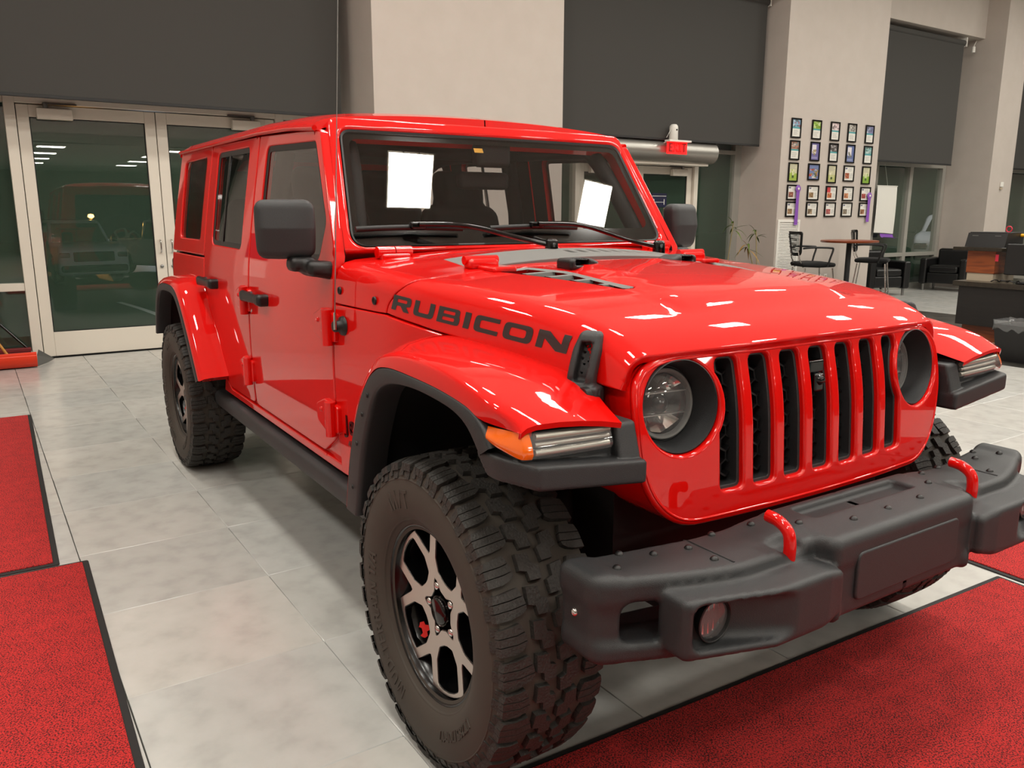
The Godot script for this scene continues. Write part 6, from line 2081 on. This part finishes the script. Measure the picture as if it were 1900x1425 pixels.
	part("screen_back", rbox(MB.new(), Vector3(0, 0.24, 0), Vector3(0.52, 0.31, 0.045), 0.012), M.black, mo)
	part("stand_neck", rbox(MB.new(), Vector3(0, 0.08, -0.03), Vector3(0.06, 0.16, 0.03), 0.008), M.black, mo)
	part("stand_foot", rbox(MB.new(), Vector3(0, 0.008, -0.02), Vector3(0.24, 0.015, 0.17), 0.006), M.black, mo)
	var cb := []
	for k in 20: cb.append(Vector3(-2.62 + 0.026 * k, 0.730 + 0.02 * absf(sin(k * 1.1)), -6.888 + 0.012 * cos(k * 1.7)))
	solo("cable_bundle", tube(MB.new(), cb, 0.007, 6), M.gloss_black, "tangle of black cables under the monitor", "cable")
	solo("pink_tag", span(MB.new(), Vector3(-2.655, 0.93, -6.99), Vector3(-2.625, 1.0, -6.985)), M.pink, "small pink tag hanging beside the wooden pedestal", "tag")
	var lv := thing("yellow_pole", "yellow and black striped pole lying on the ledge", "pole", Vector3(-2.58, 1.19, -7.3))
	for k in 6: part("band", rod(MB.new(), Vector3(0.10 * k, 0, 0), Vector3(0.10 * k + 0.1, 0, 0), 0.018, 0.018, 10), M.yellow if k % 2 == 0 else M.gloss_black, lv)
	for k in 2: part("cradle", span(MB.new(), Vector3(0.12 + 0.25 * k, -0.121, -0.02), Vector3(0.14 + 0.25 * k, -0.015, 0.02)), M.gloss_black, lv)
	var tp := []
	for k in 21: tp.append(Vector3(-2.66 + 0.028 * cos(TAU * k / 20), 1.253 + 0.028 * sin(TAU * k / 20), -7.2))
	solo("red_ring", tube(MB.new(), tp, 0.006, 8, 1.0, false), M.pink, "small red ring standing on the printer", "ring")
	# waste bin with a clear liner
	t = thing("waste_bin", "black waste bin with a clear plastic liner by the desk", "bin", Vector3(-2.13, 0, -6.62))
	var wb := MB.new()
	var rows := []
	for q in [[0.165, 0.125, 0.0], [0.205, 0.155, 0.36], [0.205, 0.155, 0.36], [0.195, 0.145, 0.36], [0.195, 0.145, 0.36], [0.16, 0.12, 0.02], [0.0, 0.0, 0.02]]:
		var row := []
		for c in [[-1, -1], [1, -1], [1, -1], [1, 1], [1, 1], [-1, 1], [-1, 1], [-1, -1], [-1, -1]]: row.append(Vector3(q[0] * c[0], q[2], q[1] * c[1]))
		rows.append(row)
	grid(wb, rows)
	part("bucket", wb, M.black, t)
	var lb := MB.new()
	rows = []
	var rng := RandomNumberGenerator.new()
	rng.seed = 3
	for i in 6:
		var row := []
		for k in 41:
			var a := TAU * (k % 40) / 40.0
			var sq := 1.0 / maxf(absf(cos(a)), absf(sin(a)))
			var y: float = [0.305, 0.33, 0.36, 0.395, 0.40, 0.33][i]
			var g: float = [1.03, 1.03, 1.03, 1.05, 1.0, 0.93][i] + 0.02 * sin(k * 2.7 + i)
			row.append(Vector3(cos(a) * sq * 0.205 * g, y + (0.02 * sin(k * 1.9) if i == 0 else 0.006 * sin(k * 3.1)), sin(a) * sq * 0.155 * g))
		rows.append(row)
	grid(lb, rows, true)
	part("liner_bag", lb, M.bag, t)
	# white return-air grille on the pier
	t = thing("wall_vent", "tall white louvred air vent on the pier", "vent", Vector3(-6.6, 0.0, -8.66))
	var vf := MB.new()
	for s in [-1.0, 1.0]: span(vf, Vector3(0, 0.32, 0.235 * s - 0.022), Vector3(0.02, 1.32, 0.235 * s + 0.022), 0.004)
	span(vf, Vector3(0, 1.28, -0.22), Vector3(0.02, 1.32, 0.22), 0.004); span(vf, Vector3(0, 0.32, -0.22), Vector3(0.02, 0.36, 0.22), 0.004)
	part("frame", vf, M.white, t)

	for k in 38:
		var y := 0.372 + k * 0.0242
		var sl := MB.new()
		sl.face([Vector3(0.018, y - 0.012, -0.214), Vector3(0.018, y - 0.012, 0.214), Vector3(0.003, y + 0.006, 0.214), Vector3(0.003, y + 0.006, -0.214)], Vector3(-1, y - 1, 0))
		sl.face([Vector3(0.018, y - 0.012, -0.214), Vector3(0.018, y - 0.012, 0.214), Vector3(0.014, y - 0.013, 0.214), Vector3(0.014, y - 0.013, -0.214)], Vector3(0, y + 1, 0))
		part("louvre", sl, M.white, t)

func leaf(b: MB, at: Vector3, dir: Vector3, l: float, w: float, droop: float) -> void:
	var side := dir.cross(Vector3.UP).normalized()
	var rows := []
	for i in 7:
		var t := i / 6.0
		var p := at + dir * l * t + Vector3(0, -droop * t * t * l, 0)
		var ww := w * sin(PI * clampf(t * 0.92 + 0.08, 0, 1)) * 0.5
		rows.append([p - side * ww, p + Vector3(0, -ww * 0.4, 0), p + side * ww])
	grid(b, rows)
func stalk_plant(label: String, base: Vector3, heads: Array) -> void:
	var t := thing("stalk_plant", label, "plant", base)
	part("pot", lathe(MB.new(), [[0.0, 0.0], [0.11, 0.0], [0.15, 0.28], [0.15, 0.28], [0.135, 0.28], [0.13, 0.25], [0.0, 0.25]], Transform3D.IDENTITY, 24), M.shade_bar, t)
	var rng := RandomNumberGenerator.new()
	rng.seed = 14
	for h in heads:
		var top: Vector3 = h[0]
		part("stem", tube(MB.new(), smooth_path([Vector3(0, 0.2, 0), Vector3(top.x * 0.3, top.y * 0.5, top.z * 0.2), top], 5), 0.008, 6), M.stem, t)
		for k in h[1]:
			var a: float = TAU * k / float(h[1]) + rng.randf()
			var el := rng.randf_range(-0.3, 1.1)
			var lf := MB.new()
			leaf(lf, top + Vector3(0, -0.012 * k, 0), Vector3(cos(a) * cos(el), sin(el), sin(a) * cos(el)), rng.randf_range(0.14, 0.26), 0.026, rng.randf_range(0.3, 1.0))
			part("leaf", lf, M.leaf_dry if h[2] and k % 3 != 0 else M.leaf, t)

# ---------------------------------------------------------------- small things
func small_things() -> void:
	stalk_plant("thin tall plant with narrow green leaves by the entrance pane", Vector3(-6.75, 0, -7.5), [[Vector3(0.05, 1.28, -0.06), 11, false]])
	stalk_plant("thin plant with one dry and one green leaf tuft before the pier", Vector3(-6.35, 0, -7.75), [[Vector3(-0.10, 1.16, -0.02), 9, false], [Vector3(0.0, 0.98, 0.26), 8, true]])
	# air curtain over the entrance
	var t := thing("air_curtain", "long rounded galvanised air curtain over the entrance doors", "air curtain")
	part("drum", rod(MB.new(), Vector3(-7.08, 2.27, -7.42), Vector3(-7.08, 2.27, -5.1), 0.155, 0.155, 32), M.galvanised, t)
	part("nozzle", span(MB.new(), Vector3(-7.18, 2.085, -7.36), Vector3(-7.06, 2.13, -5.16), 0.006), M.white_metal, t)
	part("wall_bracket", span(MB.new(), Vector3(-7.36, 2.2, -7.3), Vector3(-7.2, 2.34, -5.2), 0.004), M.frame_grey, t)
	# exit sign
	t = thing("exit_sign", "glowing red EXIT sign hanging before the air curtain", "sign", Vector3(-6.86, 2.30, -6.52))
	part("sign_housing", span(MB.new(), Vector3(-0.03, 0.075, -0.21), Vector3(0.07, 0.10, 0.21), 0.005), M.white, t)
	part("sign_panel", span(MB.new(), Vector3(-0.006, -0.085, -0.19), Vector3(0.004, 0.075, 0.19), 0.002), M.exit_glow, t)
	var tm := put("sign_lettering", text_mesh("EXIT", 0.16, 0.006), M.truck_red, t)
	tm.rotation_degrees.y = 90
	tm.position = Vector3(0.007, 0.0, 0)
	for hz in [-6.67, -6.37]: part("sign_bracket", rod(MB.new(), Vector3(-6.896, 2.388, hz), Vector3(-6.98, 2.36, hz), 0.008), M.white, get_node("air_curtain"))
	var ex := OmniLight3D.new()
	ex.light_color = Color(1, 0.08, 0.08); ex.light_energy = 0.10; ex.light_size = 0.05; ex.shadow_enabled = true; ex.omni_range = 30.0
	ex.name = "exit_light"
	add_child(ex, true)
	ex.position = Vector3(-6.83, 2.30, -6.52)
	t = thing("door_sensor", "upright white cylinder sensor standing on the EXIT sign", "sensor", Vector3(-6.855, 2.402, -6.44))
	part("body", lathe(MB.new(), [[0.0, 0.21], [0.035, 0.205], [0.055, 0.185], [0.060, 0.16], [0.062, 0.0], [0.0, 0.0]], Transform3D.IDENTITY, 24), M.white, t)
	part("sensor_window", span(MB.new(), Vector3(0.052, 0.12, -0.012), Vector3(0.064, 0.14, 0.012)), M.gloss_black, t)
	var wr := []
	for k in 8: wr.append(Vector3(0.02, 0.15 - 0.018 * k, 0.062 + 0.012 * k))
	part("sensor_lead", tube(MB.new(), wr, 0.003, 5), M.white, t)
	# notice on the entrance door
	t = thing("door_notice", "dark blue notice with a white arrow symbol on the entrance door", "notice", Vector3(WIN + 0.005, 1.60, -6.72))
	part("sheet", span(MB.new(), Vector3(0, -0.10, -0.15), Vector3(0.002, 0.10, 0.15)), M.sign_blue, t)
	part("white_strip", span(MB.new(), Vector3(0.0, 0.055, -0.14), Vector3(0.003, 0.062, 0.14)), M.white, t)
	part("arrow_bar", span(MB.new(), Vector3(0.0, -0.032, -0.09), Vector3(0.003, -0.026, 0.09)), M.white, t)
	for s in [-1.0, 1.0]: part("figure_bar", span(MB.new(), Vector3(0, -0.065, 0.10 * s - 0.006), Vector3(0.003, 0.015, 0.10 * s + 0.006)), M.white, t)
	t = thing("wall_notice", "dark blue notice sheet on the pier left of the glass doors", "notice", Vector3(-6.489, 1.42, 2.12))
	part("sheet", span(MB.new(), Vector3(0, -0.16, -0.11), Vector3(0.002, 0.16, 0.11)), M.sign_blue, t)
	part("white_sheet", span(MB.new(), Vector3(0, -0.44, -0.11), Vector3(0.002, -0.18, 0.11)), M.white, t)
	# sheet hanging in the window behind the bar table
	t = thing("hanging_banner", "blank white banner hanging in the window behind the bar table", "banner", Vector3(-7.25, 1.9, -12.14))
	var bn := MB.new()
	var rows := []
	for i in 9:
		var v := i / 8.0
		rows.append([Vector3(0.01 * sin(v * 3.0), -0.82 * v, 0.30), Vector3(0.02 * sin(v * 2.0), -0.83 * v, 0.0), Vector3(0.01 * sin(v * 3.0), -0.85 * v, -0.30)])
	part("sheet", grid(bn, rows), M.white, t)
	var cu := MB.new()
	rows = []
	for i in 8:
		var a := i / 7.0 * 2.2
		rows.append([Vector3(0.05 - 0.05 * cos(a), -0.84 - 0.07 * sin(a), 0.10), Vector3(0.05 - 0.05 * cos(a), -0.86 - 0.07 * sin(a), -0.30)])
	part("violet_curl", grid(cu, rows), M.purple, t)
	part("top_rod", rod(MB.new(), Vector3(0, 0.005, -0.31), Vector3(0, 0.005, 0.31), 0.008), M.white, t)
	part("cord", rod(MB.new(), Vector3(0, 0.01, 0), Vector3(-0.09, 0.40, 0), 0.002, 0.002, 5), M.white, t)
	# fittings on the piers
	t = thing("thermostat", "small cream thermostat on the pale pier at the right", "thermostat", Vector3(-6.5, 1.93, -14.58))
	part("cover", rbox(MB.new(), Vector3(0.015, 0.03, 0), Vector3(0.03, 0.09, 0.09), 0.008), M.white, t)
	part("button_block", rbox(MB.new(), Vector3(0.018, -0.045, 0.015), Vector3(0.034, 0.04, 0.06), 0.006), M.beige, t)
	for k in 2:
		var o := thing("wall_outlet", "white wall outlet low on the pier, %s of two" % ["left", "right"][k], "outlet", Vector3(-6.6, 0.40, -9.50 - 0.16 * k), 0.0, "wall outlets")
		part("plate", rbox(MB.new(), Vector3(0.004, 0, 0), Vector3(0.008, 0.115, 0.07), 0.003), M.white, o)
		for s in [-0.025, 0.025]: part("socket", rbox(MB.new(), Vector3(0.008, s, 0), Vector3(0.004, 0.03, 0.034), 0.002), M.beige, o)
	t = thing("ceiling_sensor", "small white sensor on a bracket at the end of the shade roller", "sensor", Vector3(-6.98, 4.37, -13.98))
	part("eye", rod(MB.new(), Vector3(0, -0.05, 0), Vector3(0, 0.05, 0), 0.035, 0.03, 14), M.white, t)
	part("bracket", rod(MB.new(), Vector3(0, 0.05, 0), Vector3(-0.05, 0.19, -0.17), 0.008), M.white, t)
	# cleaning tools by the door
	t = thing("snow_pusher", "orange snow pusher scoop with yellow wooden handle lying by the glass door", "snow pusher", Vector3(-7.0, 0, 1.43))
	var sc := MB.new()
	rows = []
	for i in 13:
		var z := 0.46 * i / 12.0
		var row := []
		for k in 9:
			var a := lerpf(-0.35, 2.6, k / 8.0)
			row.append(Vector3(0.02 + 0.16 * cos(a), 0.115 - 0.105 * sin(a) * 1.0 + 0.0, z))
		rows.append(row)
	part("scoop", grid(sc, rows), M.orange, t)
	sc = MB.new()
	rows = []
	for i in 13:
		var z := 0.46 * i / 12.0
		rows.append([Vector3(0.192, 0.125, z), Vector3(0.20, 0.115, z), Vector3(0.19, 0.085, z), Vector3(0.18, 0.055, z), Vector3(0.15, 0.015, z), Vector3(0.10, 0.005, z)])
	part("lip", grid(sc, rows), M.orange, t)
	sc = MB.new()
	sc.face([Vector3(0.19, 0.12, -0.002), Vector3(0.10, 0.004, -0.002), Vector3(-0.10, 0.004, -0.10), Vector3(-0.24, 0.012, -0.165), Vector3(-0.12, 0.13, -0.03)], Vector3(0, 0, 1))
	sc.face([Vector3(0.19, 0.12, 0.0), Vector3(-0.24, 0.012, -0.165), Vector3(-0.12, 0.13, -0.03)], Vector3(0, -1, 0))
	part("end_blade", sc, M.vent_grey, t)
	var br := thing("push_broom", "red push broom with a black handle leaning on the window", "broom", Vector3(-7.31, 0.06, 1.50))
	part("handle", rod(MB.new(), Vector3(0.0, 0.06, -0.02), Vector3(-0.05, 0.52, 0.36), 0.012, 0.012, 10), M.gloss_black, br)
	part("head", rbox(MB.new(), Vector3(0.0, 0.05, 0.10), Vector3(0.06, 0.04, 0.30), 0.01), mat(Color(0.42, 0.06, 0.07), 0.6), br)
	part("bristles", rbox(MB.new(), Vector3(0.0, 0.0, 0.10), Vector3(0.065, 0.07, 0.29), 0.01), mat(Color(0.30, 0.05, 0.06), 0.9), br)
	part("wooden_handle", rod(MB.new(), Vector3(0.02, 0.05, 0.19), Vector3(-0.10, 0.55, 0.455), 0.012, 0.012, 10), M.pale_wood, t)
